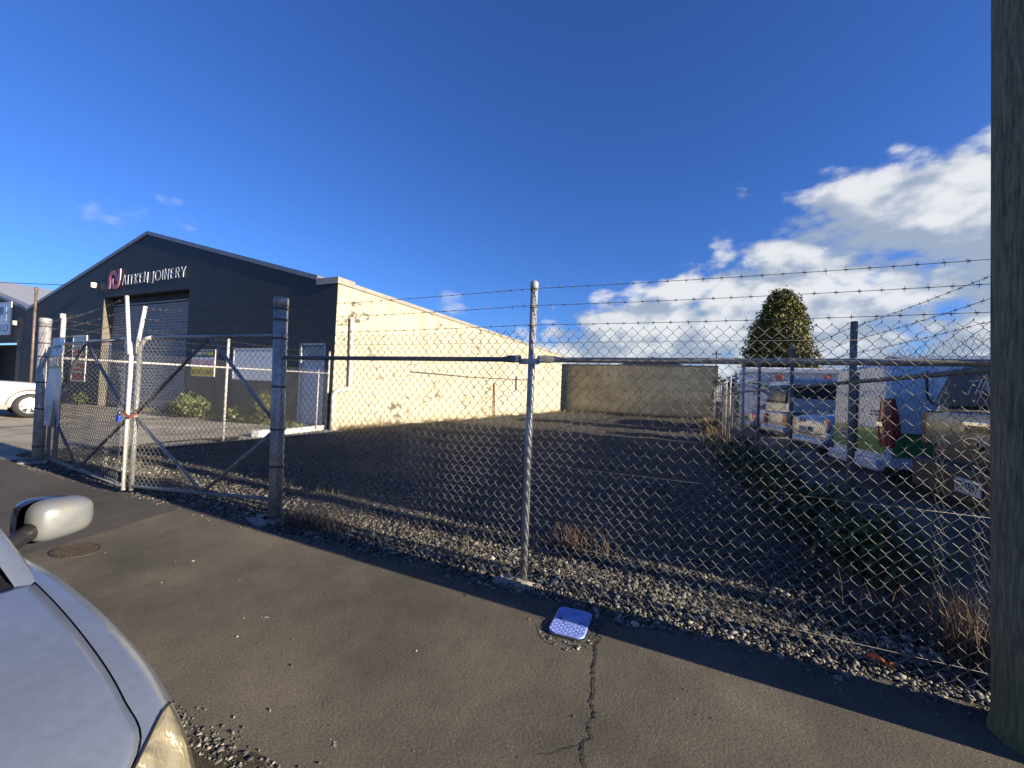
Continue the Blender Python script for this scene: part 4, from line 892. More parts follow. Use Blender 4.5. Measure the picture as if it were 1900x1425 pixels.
MT['conifer'] = island_mat('golden_conifer', [(.030,.045,.008), (.07,.08,.012), (.14,.125,.018), (.045,.06,.01), (.21,.175,.03)], .7)
MT['bark'] = mat('bark', (.10, .075, .05), .9, var=.3, vscale=6)
# conifer far behind the vehicles
tr = thing('conifer_tree', 'dense golden green conifer standing alone behind the parked vehicles', 'tree', (6.1, 40, .3))
pipe('trunk', [(6.1, 40, 0), (6.1, 40, 5), (6.12, 40, 10)], [.35, .25, .05], MT['bark'], tr, 8)
def crown_r(h): return 2.1*max(0, 1-h**2.7)**.75*(.6+.4*min(1, h*4+.3))
C = []
for i in range(3600):          # sprays, each a drooping tuft of small leaves
    hh = random.random()**1.25*.985; a = random.uniform(0, 2*PI); rad = crown_r(hh)*random.choice((1, 1, 1, .9, .75))*(1+.16*math.sin(3*a+hh*9)+.10*math.sin(7*a-hh*17))*random.uniform(.80, 1.16)
    c = np.array([6.1+rad*math.cos(a), 40+rad*math.sin(a), 1.0+9.8*hh]); out = np.array([math.cos(a), math.sin(a), .55])
    k_ = random.randint(9, 16); tt = rng.uniform(-.1, 1, (k_, 1)); C.append(c+out*tt*.42+rng.normal(0, .13, (k_, 3)))
C = np.concatenate(C); leaf_cloud('crown', C, np.full(len(C), .115), MT['conifer'], tr, elong=2.0, up=.7)
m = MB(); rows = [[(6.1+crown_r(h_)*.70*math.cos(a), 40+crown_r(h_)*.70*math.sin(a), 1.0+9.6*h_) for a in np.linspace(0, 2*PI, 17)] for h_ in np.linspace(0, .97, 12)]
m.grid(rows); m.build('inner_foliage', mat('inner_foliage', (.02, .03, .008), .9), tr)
# shrubs along the dark front
def shrub(x, y, r, h, label, n=420):
    t = thing('shrub', label, 'shrub', (x, y, 0), 'shrubs at the foot of the dark front wall')
    cs = []
    for i in range(n):
        d = rng.normal(0, 1, 3); d /= np.linalg.norm(d); q = rng.uniform(.35, 1)**.5*(1+.25*math.sin(4*d[0]+3*d[2])); cs.append((x+d[0]*r*q, y+d[1]*r*.7*q, h*.52+d[2]*h*.5*q))
    leaf_cloud('foliage', np.array(cs), np.full(n, .085), MT['leaf_yellow'], t, elong=1.5, up=.5)
    m = MB()
    for i in range(5): a = i*1.3; m.tube([(x, y, 0), (x+.3*r*math.cos(a), y+.2*r*math.sin(a), h*.35), (x+.7*r*math.cos(a), y+.4*r*math.sin(a), h*.75)], [.02, .014, .006], 5)
    m.build('stems', MT['bark'], t)
shrub(-18.9, 10.2, .75, .95, 'biggest yellow green shrub beneath the lease board', 800)
shrub(-16.0, 10.35, .6, .62, 'low shrub beneath the white window board', 420)
shrub(-14.75, 10.4, .42, 1.25, 'tall narrow shrub half hidden behind big gate post', 420)
shrub(-20.6, 10.5, .5, .55, 'small shrub at right foot of the roller door', 260)
shrub(-29.2, 10.55, .35, .7, 'thin straggly shrub left of the roller door', 160)
b = np.stack([rng.uniform(-24, -12.8, 700), 10.75-np.abs(rng.normal(0, .22, 700)), np.zeros(700)], 1); blades('wall_foot_weeds', b, np.full(700, .26), island_mat('weed_green', [(.10,.13,.03), (.16,.18,.05), (.07,.10,.02)]), w=.03)
# dry grass along cream wall, timber, back
n = 2600; y = 10.9+27*rng.uniform(0, 1, n)**1.3; dens = (np.sin(y*1.1)+np.sin(y*2.7+1) > -.2); y = y[dens]; n = len(y)
blades('wall_grass', np.stack([-11.75+np.abs(rng.normal(0, .16, n)), y, np.zeros(n)], 1), np.full(n, .22), MT['dry'], w=.018)
n = 1800; blades('back_grass', np.stack([rng.uniform(-12, 1.4, n), 39.4-np.abs(rng.normal(0, 1.0, n)), np.zeros(n)], 1), np.full(n, .35), MT['dry'], w=.03)
cl = []
for i in range(70):
    c = (rng.uniform(-11, 1), 3.8+rng.uniform(0, 1)**1.3*20); k_ = rng.integers(10, 40); cl.append(np.stack([c[0]+rng.normal(0, .12, k_), c[1]+rng.normal(0, .12, k_), np.zeros(k_)], 1))
cl = np.concatenate(cl); blades('lot_grass_tufts', cl, np.full(len(cl), .13), island_mat('tuft', [(.05,.06,.02), (.14,.12,.05), (.09,.09,.03)]), w=.010, lean=.7)
# thin weeds growing along the front fence
n = 700; xx = rng.uniform(-4.3, 1.7, n); blades('fence_line_grass', np.stack([xx, 3.42+np.abs(rng.normal(0, .35, n)), np.zeros(n)], 1), np.full(n, .12), MT['dry'], w=.004, lean=.8)
n = 650; blades('brown_weeds', np.stack([-3.95+rng.normal(0, .26, n), 3.40+rng.normal(0, .10, n), np.zeros(n)], 1), np.full(n, .17), MT['brownweed'], w=.007, lean=.9)
n = 260; blades('brown_weeds', np.stack([-1.15+rng.normal(0, .15, n), 4.35+rng.normal(0, .12, n), np.zeros(n)], 1), np.full(n, .30), MT['brownweed'], w=.008, lean=.6)
# weeds and dead grass smothering the foot of the side fence
C = []
for i in range(300):
    y = 4.6+8.5*random.random()**1.2; hh = random.uniform(0, .62)*(.55+.45*math.sin(y*1.7)**2); c = np.array([sx(y)-.12+random.gauss(0, .22)-.25*max(0, .4-hh), y, hh]); C.append(c+rng.normal(0, .09, (22, 3)))
C = np.concatenate(C); C[:, 2] = np.abs(C[:, 2]); leaf_cloud('fence_weeds', C, np.full(len(C), .05), MT['leaf_dark'], elong=1.5, stuff=True)
n = 3000; y = 3.9+9.5*rng.uniform(0, 1, n); blades('fence_dead_grass', np.stack([np.array([sx(v) for v in y])-.15+rng.normal(0, .25, n), y, np.full(n, .02)], 1), np.full(n, .34), MT['brownweed'], w=.007, lean=.6)
n = 380; blades('dry_grass_clump', np.stack([1.62+rng.normal(0, .06, n), 3.72+rng.normal(0, .09, n), np.zeros(n)], 1), np.full(n, .52), MT['brownweed'], w=.006, lean=.3)
n = 1500; y = 13+26*rng.uniform(0, 1, n); blades('far_fence_grass', np.stack([1.0+rng.normal(0, .35, n), y, np.zeros(n)], 1), np.full(n, .5), MT['dry'], w=.03, lean=.5)

# ------------------------------------------------------------------ vehicles: generic builder in local coordinates, x forward from the tail
def loft(stations, mt, name, parent, sub=2):
    """stations: (x, half width, z bottom, z shoulder, z top, half top width)"""
    rows = []
    for x, w, zb, zs, zt, tw in stations:
        half = [(0, zb), (w*.82, zb), (w*.97, zb+.10), (w, zb+(zs-zb)*.55), (w*.975, zs), (tw, zt), (tw*.5, zt+.012)]
        rows.append([(x, y, z) for y, z in half] + [(x, 0, zt+.015)] + [(x, -y, z) for y, z in half[:0:-1]])
    m = MB(); m.grid(rows, wrap=True)
    k_ = len(rows[0]); n = len(rows)
    m.f.append(tuple(range(k_))); m.f.append(tuple((n-1)*k_+q for q in range(k_))[::-1])
    return m.build(name, mt, parent, smooth=True, sub=sub, local=True)
def panel(name, pts, mt, parent, off=(0, 0, 0), th_=.012):
    m = MB(); P = [Vector(p)+Vector(off) for p in pts]; n = (P[1]-P[0]).cross(P[2]-P[0]).normalized()*th_
    k_ = len(P); m.add(P+[p+n for p in P], [tuple(range(k_)), tuple(range(k_, 2*k_))]+[(i, (i+1) % k_, k_+(i+1) % k_, k_+i) for i in range(k_)])
    return m.build(name, mt, parent, local=True)
def wheel(parent, x, y, r=.33, w=.21, spokes=7, rim_mt=None):
    sg = 1 if y > 0 else -1
    m = MB(); prof = [(r*.62, -w/2), (r*.95, -w/2), (r, -w*.35), (r, w*.35), (r*.95, w/2), (r*.62, w/2)]
    m.grid([[(x+a*math.cos(t), y+b, r+a*math.sin(t)) for a, b in prof] for t in np.linspace(0, 2*PI, 25)])
    ty = m.build('wheel', MT['black'], parent, smooth=True, local=True)
    m = MB(); yy = y+sg*w*.32
    m.grid([[(x+a*math.cos(t), y+sg*b, r+a*math.sin(t)) for a, b in ((r*.64, w*.45), (r*.60, w*.46), (r*.57, w*.2))] for t in np.linspace(0, 2*PI, 25)])
    for k_ in range(spokes):
        a = 2*PI*k_/spokes; m.box((x+r*.32*math.cos(a), yy, r+r*.32*math.sin(a)), (r*.58, .03, r*.16), ry=-a)
    m.tube([(x, yy-sg*.02, r), (x, yy+sg*.03, r)], r*.14, 10)
    m.build('rim', rim_mt or MT['alloy'], ty, local=True)
    m = MB(); m.tube([(x, yy-sg*.08, r), (x, yy-sg*.07, r)], r*.58, 16); m.build('brake_disc', MT['blackgloss'], ty, local=True)
MT['alloy'] = mat('alloy_rim', (.62, .63, .64), .3, .7)
MT['red_lens'] = mat('red_tail_lens', (.36, .012, .015), .12, coat=.6, spec=.6)
MT['amber'] = mat('amber_lens', (.6, .2, .03), .2, coat=.4)
def place(t, x, y, z, heading): t.location = (x, y, z); t.rotation_euler = (0, 0, R(heading))
def plate(parent, c, w, h, body, name='number_plate', nrm=-1):
    m = MB(); m.box(c, (.012, w, h)); p = m.build(name, MT['whitepaint'], parent, local=True)
    text(body, (c[0]+nrm*.0075, c[1]+w*.44, c[2]-h*.3), (0, -1, 0), (0, 0, 1), w*.88, h*.6, MT['blackgloss'], p, 'lettering', .002, local=True)
    return p

# white SUV at the left, front right wheel in view
def hatch(label, cat, paint, group=None, L=4.5, W2=.92, H=1.66, hood=1.02, belt=1.05, clad=True, name='parked_car'):
    t = thing(name, label, cat, (0, 0, 0), group)
    st = [(.0, W2*.80, .42, .70, .86, W2*.66), (.06, W2*.90, .32, .78, .98, W2*.76), (.5, W2*.985, .28, .86, belt, W2*.80), (L*.32, W2, .26, .88, belt+.01, W2*.82), (L*.60, W2, .26, .87, belt, W2*.82), (L*.72, W2*.99, .26, .84, hood, W2*.80), (L*.86, W2*.96, .27, .80, hood-.03, W2*.80), (L*.96, W2*.93, .30, .76, hood-.09, W2*.74), (L, W2*.82, .36, .66, hood-.24, W2*.62)]
    loft(st, paint, 'body', t)
    # greenhouse
    a0, a1, a2, a3 = .12, .62, L*.50, L*.69
    gh = [(a0, W2*.74, belt-.06, belt-.03), (a1, W2*.70, belt-.06, H-.05), (L*.38, W2*.70, belt-.06, H), (a2, W2*.69, belt-.06, H-.03), (a3, W2*.72, belt-.06, belt-.03)]
    m = MB(); rows = []
    for x, w, zb, zt in gh:
        rows.append([(x, w*1.10, zb), (x, w, zt-.06 if zt > belt else zt), (x, w*.82, zt), (x, 0, zt+.02), (x, -w*.82, zt), (x, -w, zt-.06 if zt > belt else zt), (x, -w*1.10, zb)])
    m.grid(rows); m.build('cabin', paint, t, smooth=True, sub=1, local=True)
    return t, (a0, a1, a2, a3)
def side_glass(t, a, L, W2, H, belt, both=True):
    a0, a1, a2, a3 = a
    for sg in (1, -1):
        y0 = W2*.815*sg; y1 = W2*.735*sg
        for q0, q1, r0, r1 in ((a1-.22, L*.33, a1+.10, L*.33), (L*.345, L*.50, L*.345, L*.49), (L*.515, a3-.22, L*.505, a2+.10)):
            pts = [(q0, y0, belt+.02), (q1, y0, belt+.02), (r1, y1, H-.13), (r0, y1, H-.13)]
            panel('side_window', pts if sg < 0 else pts[::-1], MT['glass'], t, (0, sg*.008, 0))
MT['white_car'] = mat('white_car_paint', (.55, .545, .52), .3, coat=.5)
wsuv, a_ = hatch('white sport utility vehicle parked beside the far left gate post', 'car', MT['white_car'], None, 4.5, .93, 1.68, 1.08, 1.10)
side_glass(wsuv, a_, 4.5, .93, 1.68, 1.10)
panel('windscreen', [(a_[3]-.10, .66, 1.13), (a_[3]-.10, -.66, 1.13), (a_[2]+.06, -.58, 1.62), (a_[2]+.06, .58, 1.62)], MT['glass'], wsuv, (.06, 0, .03))
for sg in (1, -1):
    for wx in (.82, 3.80):
        wheel(wsuv, wx, sg*.83, .37, .23)
        m = MB(); m.grid([[(wx+(.37+.03)*1.12*math.cos(t_), sg*.90, .37+.40*1.1*math.sin(t_)), (wx+.50*math.cos(t_), sg*.945, .37+.50*math.sin(t_))] for t_ in np.linspace(-.25, PI+.25, 19)]); m.build('arch_cladding', mat('grey_cladding', (.19, .185, .175), .7), wsuv, local=True)
        m = MB(); m.tube([(wx, sg*.86, .37), (wx, sg*.925, .37)], .44, 20); m.build('wheel_well', MT['black'], wsuv, local=True) if False else None
    m = MB(); m.b2((1.2, sg*.90, .26), (3.36, sg*.945, .40)); m.build('sill_cladding', mat('grey_cladding', (.19, .185, .175), .7), wsuv, local=True, bevel=.02)
    m = MB(); m.box((2.98, sg*1.06, 1.12), (.12, .2, .15)); m.build('door_mirror', MT['white_car'], wsuv, local=True, bevel=.03)
    for sx_, z_ in ((1.55, .98), (2.55, .98)): m = MB(); m.box((sx_, sg*.948, z_), (.2, .025, .03)); m.build('door_handle', MT['chrome'], wsuv, local=True)
    for sx_ in (2.0, 2.98): m = MB(); m.box((sx_, sg*.935, .72), (.008, .012, .66)); m.build('door_seam', MT['black'], wsuv, local=True)
    m = MB(); m.box((4.28, sg*.66, .82), (.22, .3, .14), rz=sg*-.5); m.build('headlight', MT['glass'], wsuv, local=True, bevel=.03)
place(wsuv, -22.85, 2.25, 0, 80); wsuv.scale = (1.15, 1.15, 1.15)

# vehicles in the neighbouring yard ---------------------------------------------------
YZ = .38
MT['sil1'] = mat('silver_car_paint', (.52, .55, .60), .28, .55, coat=.5); MT['sil2'] = mat('pale_silver_paint', (.58, .59, .60), .3, .5, coat=.5)
MT['vanwhite'] = mat('van_white', (.62, .64, .68), .3, coat=.4); MT['vangreen'] = mat('van_green', (.018, .20, .04), .35, coat=.4)
MT['gold'] = mat('gold_wall_reflection', (.40, .34, .23), .35, .35, coat=.5)  # gold stands for the sunlit cream wall mirrored in dark paint
# large white van with green stripe
van = thing('white_van', 'white van with broad green stripe and tall red tail light', 'van', (0, 0, 0))
vw, vl, vh = .85, 5.0, 1.86
def vrow(x, inset=0, z0=.42, z1=vh): return [(x, -(vw-inset), z0), (x, -(vw-inset)*1.0, 1.2), (x, -(vw-inset)*.95, z1-.16), (x, -(vw-inset)*.86, z1), (x, (vw-inset)*.86, z1), (x, (vw-inset)*.95, z1-.16), (x, (vw-inset), 1.2), (x, (vw-inset), z0)]
rows = [vrow(0, .05, .45, vh-.04), vrow(.05, .0), vrow(vl*.72), vrow(vl*.78, .02, .42, vh-.1), vrow(vl*.9, .06, .42, 1.30), vrow(vl, .15, .45, 1.05)]
m = MB(); m.grid(rows, wrap=True); k_ = 8; m.f.append(tuple(range(8))); m.f.append(tuple(40+q for q in range(8))[::-1]); m.build('body', MT['vanwhite'], van, local=True, bevel=.03)
m = MB()
m.b2((-.006, -vw+.05, .60), (.0-.002, vw-.05, .95)); m.build('green_stripe', MT['vangreen'], van, local=True)
for sg in (1, -1):
    m = MB(); m.prism([(.06, .57), (3.2, .70), (3.2, .95), (.06, .90)], 'y', sg*(vw+.002), sg*(vw+.006)); m.build('green_stripe', MT['vangreen'], van, local=True)
    if sg < 0:
        m = MB(); zz = np.linspace(.70, 1.36, 9); rows = []
        for q in zz:
            u_ = (q-.70)/.66; f = min(1, .45+2.2*u_) if u_ < .35 else 1-.62*((u_-.35)/.65)**1.3; rows.append([(.11*f+.03, sg*(vw+.012), q), (.06, sg*(vw+.03), q), (-.03, sg*(vw-.02), q), (-.045, sg*(vw-.04-.11*f), q), (-.002, sg*(vw-.06-.13*f), q)])
        m.grid(rows); tl = m.build('tail_light', MT['red_lens'], van, local=True, smooth=True)
        m = MB(); m.b2((-.052, sg*(vw-.17), .98), (-.03, sg*(vw-.02), 1.03)); m.build('clear_lens', MT['chrome'], tl, local=True)
        m = MB(); m.b2((-.052, sg*(vw-.17), 1.04), (-.03, sg*(vw-.04), 1.08)); m.build('dark_lens', MT['blackgloss'], tl, local=True)
    for wx in (.95, 4.3): wheel(van, wx, sg*.88, .34, .22)
    m = MB(); pts = [(.42, 1.74), (.42, 1.42)] + [(.42+.22*(1-math.cos(a)), 1.42-.16*math.sin(a)) for a in np.linspace(0, PI/2, 6)] + [(1.7, 1.26)]
    m.tube([(p[0], sg*(vw-.005 if p[1] < 1.5 else vw-.03), p[1]) for p in pts], .012, 5); m.build('panel_seam', MT['black'], van, local=True)
    panel('side_window', [(.8, -vw*.985, 1.42), (2.0, -vw*.985, 1.42), (2.0, -vw*.95, 1.70), (.8, -vw*.95, 1.70)] if sg < 0 else [(.8, vw*.95, 1.70), (2.0, vw*.95, 1.70), (2.0, vw*.985, 1.42), (.8, vw*.985, 1.42)], MT['glass'], van, (0, sg*.01, 0))
for yy in (-.47, .47): panel('rear_window', [(-.008, yy+.36, 1.30), (-.008, yy-.36, 1.30), (-.008, yy-.33, 1.95), (-.008, yy+.33, 1.95)], MT['glass'], van, (-.002, 0, 0)) if False else None
m = MB(); m.b2((-.02, -.012, .55), (0, .012, 1.75)); m.build('door_seam', MT['black'], van, local=True)
m = MB(); m.b2((-.10, -vw*.93, .36), (.02, vw*.93, .52)); m.build('rear_bumper', MT['vanwhite'], van, local=True, bevel=.03)
plate(van, (-.03, .35, .78), .36, .12, 'HWN62')
m = MB()
for i, w in enumerate((.30, .26)):  m.b2((-.012, -.55-w/2, 1.12+.05*i), (-.008, -.55+w/2, 1.14+.05*i))
m.build('print_line', MT['navy'], van, local=True)
place(van, 2.26, 8.01, YZ, 6)
# dark wagon nearest the wooden pole
MT['darkglass'] = mat('tinted_glass', (.006, .008, .014), .35, spec=.12)
suv = thing('dark_wagon', 'dark wagon with painted gold reflection on tailgate parked beside the wooden pole', 'car', (0, 0, 0))
MT['darkpaint'] = mat('dark_blue_paint', (.02, .028, .045), .25, coat=.6)
w2 = .82
loft([(.0, w2*.93, .62, .95, 1.22, w2*.86), (.03, w2*.97, .50, .98, 1.24, w2*.88), (.5, w2, .34, .95, 1.24, w2*.88), (2.0, w2, .32, .95, 1.22, w2*.88), (3.3, w2, .32, .92, 1.08, w2*.84), (4.2, w2*.93, .36, .85, .98, w2*.72), (4.55, w2*.78, .42, .7, .82, w2*.55)], MT['darkpaint'], 'body', suv)
m = MB(); rows = []
for x, w, zt in ((.02, .72, 1.24), (.16, .69, 1.68), (.5, .68, 1.76), (2.4, .67, 1.76), (3.25, .70, 1.16)): rows.append([(x, w*1.06, 1.16), (x, w, zt-.04), (x, w*.85, zt), (x, -w*.85, zt), (x, -w, zt-.04), (x, -w*1.06, 1.16)])
m.grid(rows); m.f.append((0, 1, 2, 3, 4, 5)); m.build('cabin', MT['darkpaint'], suv, local=True, bevel=.03)
panel('rear_window', [(-.005, .64, 1.27), (-.005, -.64, 1.27), (.115, -.59, 1.64), (.115, .59, 1.64)], MT['darkglass'], suv, (-.012, 0, 0))
text('TINN', (-.02, .12, 1.38), (0, -1, 0), (.3, 0, 1), .60, .14, mat('window_letters', (.35, .38, .42), .5), suv, 'window_lettering', .003, local=True)
m = MB(); m.grid([[(-.030, y, .88), (-.055, y, .96), (-.055, y, 1.12), (-.035, y, 1.20)] for y in np.linspace(.70, -.70, 9)]); m.build('tailgate', MT['gold'], suv, smooth=True, local=True)
m = MB(); m.b2((-.075, -.56, 1.095), (-.05, .0, 1.14)); m.build('chrome_garnish', MT['chrome'], suv, local=True, bevel=.008)
m = MB(); m.b2((-.066, -.55, 1.045), (-.052, -.01, 1.09)); m.build('garnish_recess', MT['blackgloss'], suv, local=True)
ov = [(.13*math.cos(a), .055*math.sin(a)) for a in np.linspace(0, 2*PI, 25)[:-1]]
def oval(name, k_, x0, x1, mt, yc, zc): MB().prism([(yc+p[0]*k_, zc+p[1]*k_) for p in ov], 'x', x0, x1).build(name, mt, suv, local=True)
oval('oval_emblem', 1.0, -.078, -.05, MT['chrome'], -.15, .945); oval('emblem_face', .8, -.081, -.0785, MT['blackgloss'], -.15, .945)
MB().tube([(-.082, .0-.24, .935), (-.082, -.18, .955), (-.082, -.13, .935), (-.082, -.07, .955)], .008, 5).build('emblem_script', MT['chrome'], suv, local=True)
m = MB(); m.b2((-.14, -.80, .40), (.05, .80, .74)); m.build('rear_bumper', mat('bumper_black', (.010, .010, .012), .6), suv, local=True, bevel=.05)
plate(suv, (-.15, -.27, .585), .36, .125, 'GKS597')
for sg in (1, -1):
    m = MB(); m.b2((-.045, sg*.71, .86), (.12, sg*.83, 1.22)); m.build('tail_light', mat('smoked_red_lens', (.08, .012, .012), .15, coat=.5), suv, local=True, bevel=.02)
    for wx in (.85, 3.6): wheel(suv, wx, sg*.74, .34, .22)
    m = MB(); m.prism([(.4, 1.25), (2.9, 1.22), (2.35, 1.66), (.5, 1.66)], 'y', sg*.715, sg*.73); m.build('side_window', MT['darkglass'], suv, local=True)
place(suv, 2.27, 5.09, YZ, 0)
# silver sedan and silver utility with canopy
def sedan(label, paint, W2=.86, L=4.4, name='parked_car', ang=True):
    t = thing(name, label, 'car', (0, 0, 0), 'silver cars parked behind the side fence')
    loft([(.0, W2*.80, .40, .62, .80, W2*.66), (.05, W2*.90, .30, .70, .93, W2*.74), (.35, W2*.97, .27, .78, .99, W2*.76), (.9, W2, .26, .80, .98, W2*.80), (2.6, W2, .26, .78, .95, W2*.80), (3.5, W2*.97, .27, .74, .88, W2*.76), (4.2, W2*.85, .30, .62, .70, W2*.6), (L, W2*.7, .36, .52, .58, W2*.45)], paint, 'body', t)
    m = MB(); rows = []
    for x, w, zt in ((.55, .66, .98), (1.25, .58, 1.36), (1.9, .57, 1.42), (2.5, .57, 1.38), (3.2, .66, .94)): rows.append([(x, w*1.16, .92), (x, w, zt-.05 if zt > 1 else zt), (x, w*.8, zt), (x, 0, zt+.015), (x, -w*.8, zt), (x, -w, zt-.05 if zt > 1 else zt), (x, -w*1.16, .92)])
    m.grid(rows); m.build('cabin', paint, t, smooth=True, sub=1, local=True)
    panel('rear_window', [(.62, .60, 1.0), (.62, -.60, 1.0), (1.18, -.50, 1.34), (1.18, .50, 1.34)], MT['glass'], t, (-.03, 0, .03))
    for sg in (1, -1):
        pts = [(1.0, sg*.74, .99), (2.9, sg*.74, .99), (2.4, sg*.61, 1.32), (1.35, sg*.61, 1.34)]
        panel('side_window', pts if sg < 0 else pts[::-1], MT['glass'], t, (0, sg*.012, 0))
        m = MB(); m.grid([[(-.02+.12*(1-c_), sg*(.42+.40*c_), .63), (-.05+.12*(1-c_)+.10*c_*c_, sg*(.40+.455*c_), .75), (-.01+.08*(1-c_)+.10*c_*c_, sg*(.44+.39*c_), .88)] for c_ in np.linspace(0, 1, 6)]); m.build('tail_light', MT['red_lens'], t, smooth=True, local=True)
        for wx in (.85, 3.4): wheel(t, wx, sg*.76, .31, .2)
    plate(t, (-.045, 0, .66), .36, .12, 'FQD18')
    m = MB(); m.b2((-.07, -.74, .34), (.1, .74, .50)); m.build('rear_bumper', paint, t, local=True, bevel=.06)
    MB().tube([(-.03, -.70, .60), (-.045, -.4, .575), (-.045, .4, .575), (-.03, .70, .60)], .006, 4).build('boot_seam', MT['black'], t, local=True)
    m = MB(); m.box((-.02, .18, .84), (.03, .09, .09)); m.build('boot_badge', MT['blackgloss'], t, local=True, bevel=.02)
    return t
sd = sedan('silver sedan with red tail light parked next to the green striped van', MT['sil1']); place(sd, 2.10, 10.47, YZ+.07, 12)
ut = thing('canopy_utility', 'silver utility truck with dark windowed canopy beyond the silver sedan', 'truck', (0, 0, 0), None)
w2 = .90
loft([(.0, w2*.88, .45, .72, .98, w2*.84), (.05, w2*.96, .38, .76, 1.02, w2*.88), (1.8, w2, .36, .8, 1.03, w2*.88), (3.4, w2, .36, .8, 1.02, w2*.86), (4.4, w2*.97, .38, .78, .95, w2*.8), (5.0, w2*.85, .42, .66, .78, w2*.6)], MT['sil2'], 'body', ut)
m = MB(); rows = []
for x, w, zt in ((.02, .83, 1.08), (.12, .77, 1.90), (.3, .77, 1.96), (2.7, .77, 1.96), (3.7, .78, 1.04)): rows.append([(x, w*1.08, 1.0), (x, w, zt-.05), (x, w*.85, zt), (x, -w*.85, zt), (x, -w, zt-.05), (x, -w*1.08, 1.0)])
m.grid(rows); m.f.append((0, 1, 2, 3, 4, 5)); m.build('canopy', MT['sil2'], ut, local=True, bevel=.03)
for sg in (1, -1):
    for q0, q1 in ((.10, 1.25), (1.3, 1.62), (1.78, 2.6)):
        m = MB(); m.prism([(q0, 1.40), (q1, 1.40), (q1, 1.78), (q0+.06, 1.78)], 'y', sg*.795, sg*.81); m.build('canopy_window', MT['glass'], ut, local=True)
    m = MB(); m.grid([[(.14, sg*.895, z_), (.0, sg*.87, z_), (-.03, sg*.80, z_), (-.03, sg*.58, z_)] for z_ in (.62, .76, .92)]); m.build('tail_light', MT['red_lens'], ut, local=True, smooth=True)
    for wx in (1.0, 4.1): wheel(ut, wx, sg*.80, .36, .22)
panel('rear_window', [(.02, .68, 1.25), (.02, -.68, 1.25), (.10, -.62, 1.78), (.10, .62, 1.78)], MT['glass'], ut, (-.02, 0, 0))
m = MB(); m.b2((-.12, -.84, .38), (.02, .84, .56)); m.build('rear_bumper', MT['sil2'], ut, local=True, bevel=.05)
place(ut, 2.15, 14.6, YZ, 12)
sd2 = sedan('silver car farthest along fence under the white motorhome', MT['sil2']); place(sd2, 1.75, 18.6, YZ, 10)
# motorhome body behind the cars
mo = thing('white_motorhome', 'big white motorhome with green and blue swoosh behind silver cars', 'motorhome', (5, 23, YZ))
m = MB(); m.b2((1.95, 22, YZ+.55), (9.0, 24.3, 3.25)); m.build('body', mat('motorhome_white', (.60, .63, .68), .4, var=.04, vscale=3), mo, bevel=.08)
m = MB(); m.b2((1.9, 21.96, 2.98), (9.05, 24.35, 3.04)); m.build('trim_strip', mat('trim_grey', (.3, .33, .37), .4), mo)
def swoosh(pts, w, mt):
    m = MB(); rows = []
    for i, (x, z) in enumerate(pts): rows.append([(x, 21.985, z+w*(.3+i*.12)), (x, 21.985, z-w*(.3+i*.12))])
    m.grid(rows); m.build('swoosh', mt, mo)
swoosh([(2.1+.26*i, 2.52-.02*i*i*.9) for i in range(8)], .10, mat('swoosh_green', (.10, .22, .10), .4)); swoosh([(2.2+.24*i, 2.30-.028*i*i) for i in range(7)], .07, mat('swoosh_blue', (.06, .10, .26), .4))
for xx in (3.22, 5.02): m = MB(); m.b2((xx, 21.97, 2.55), (xx+.26, 21.985, 2.95)); m.build('orange_square', mat('orange_print', (.45, .10, .05), .5), mo)
for wx in (3.6, 7.6): MB().tube([(wx, 22.1, YZ+.38), (wx, 22.4, YZ+.38)], .38, 18).build('wheel', MT['black'], mo)
m = MB(); m.b2((2.2, 22.2, YZ+.35), (8.8, 24.1, YZ+.55)); m.build('chassis', MT['black'], mo)
# low corrugated screen beyond, far roofs and pole
cf_ = MB(); rows = []
for i in range(56): y = 25.2+6.6*i/55; rows.append([(1.75+(.03 if i % 2 else 0), y, 0), (1.75+(.03 if i % 2 else 0), y, 1.75)])
cf_.grid(rows); scf = thing('screen_fence', 'grey corrugated steel screen standing behind far end of side fence', 'fence', (1.75, 28, 0))
cf_.build('cladding', mat('grey_corrugate', (.24, .25, .25), .6, .2, var=.15, vscale=1), scf)
for i, y in enumerate((25.2, 28.5, 31.8)): MB().b2((1.81, y-.05, 0), (1.91, y+.05, 1.8)).build('fence_post', MT['galv_old'], scf)
o = thing('steel_shed', 'blue grey steel shed roof far behind the dark wagon', 'building', (30, 63, 0))
m = MB(); m.b2((22, 60, 0), (52, 72, 6.9)); m.build('wall', mat('shed_wall', (.35, .38, .42), .6), o)
m = MB(); m.prism([(59.6, 6.9), (66, 8.2), (72.4, 6.9)], 'x', 21.6, 52.4); m.build('roof', mat('shed_roof', (.16, .22, .30), .5, var=.1), o)
o = thing('gabled_house', 'small distant house gable peeping over the brown back wall', 'house', (-5.9, 60, 0))
m = MB(); m.b2((-9.5, 60, 0), (-2.3, 68, 6.3)); m.build('wall', mat('far_wall', (.4, .4, .4), .8), o)
m = MB(); m.prism([(-10, 6.3), (-5.85, 7.35), (-1.8, 6.3)], 'y', 59.8, 68.2); m.build('roof', mat('far_roof', (.10, .11, .13), .7), o)
o = thing('utility_pole', 'thin distant pole beyond right end of the brown wall', 'pole', (2.17, 60, 0)); pipe('shaft', [(2.17, 60, 0), (2.16, 60, 8.2)], .10, MT['bark'], o, 6); MB().b2((1.6, 59.95, 7.7), (2.8, 60.05, 7.8)).build('crossarm', MT['bark'], o)
hd = thing('dark_hedge', 'dark bushy hedge at the right end of brown wall', 'hedge', (2.4, 41, 0))
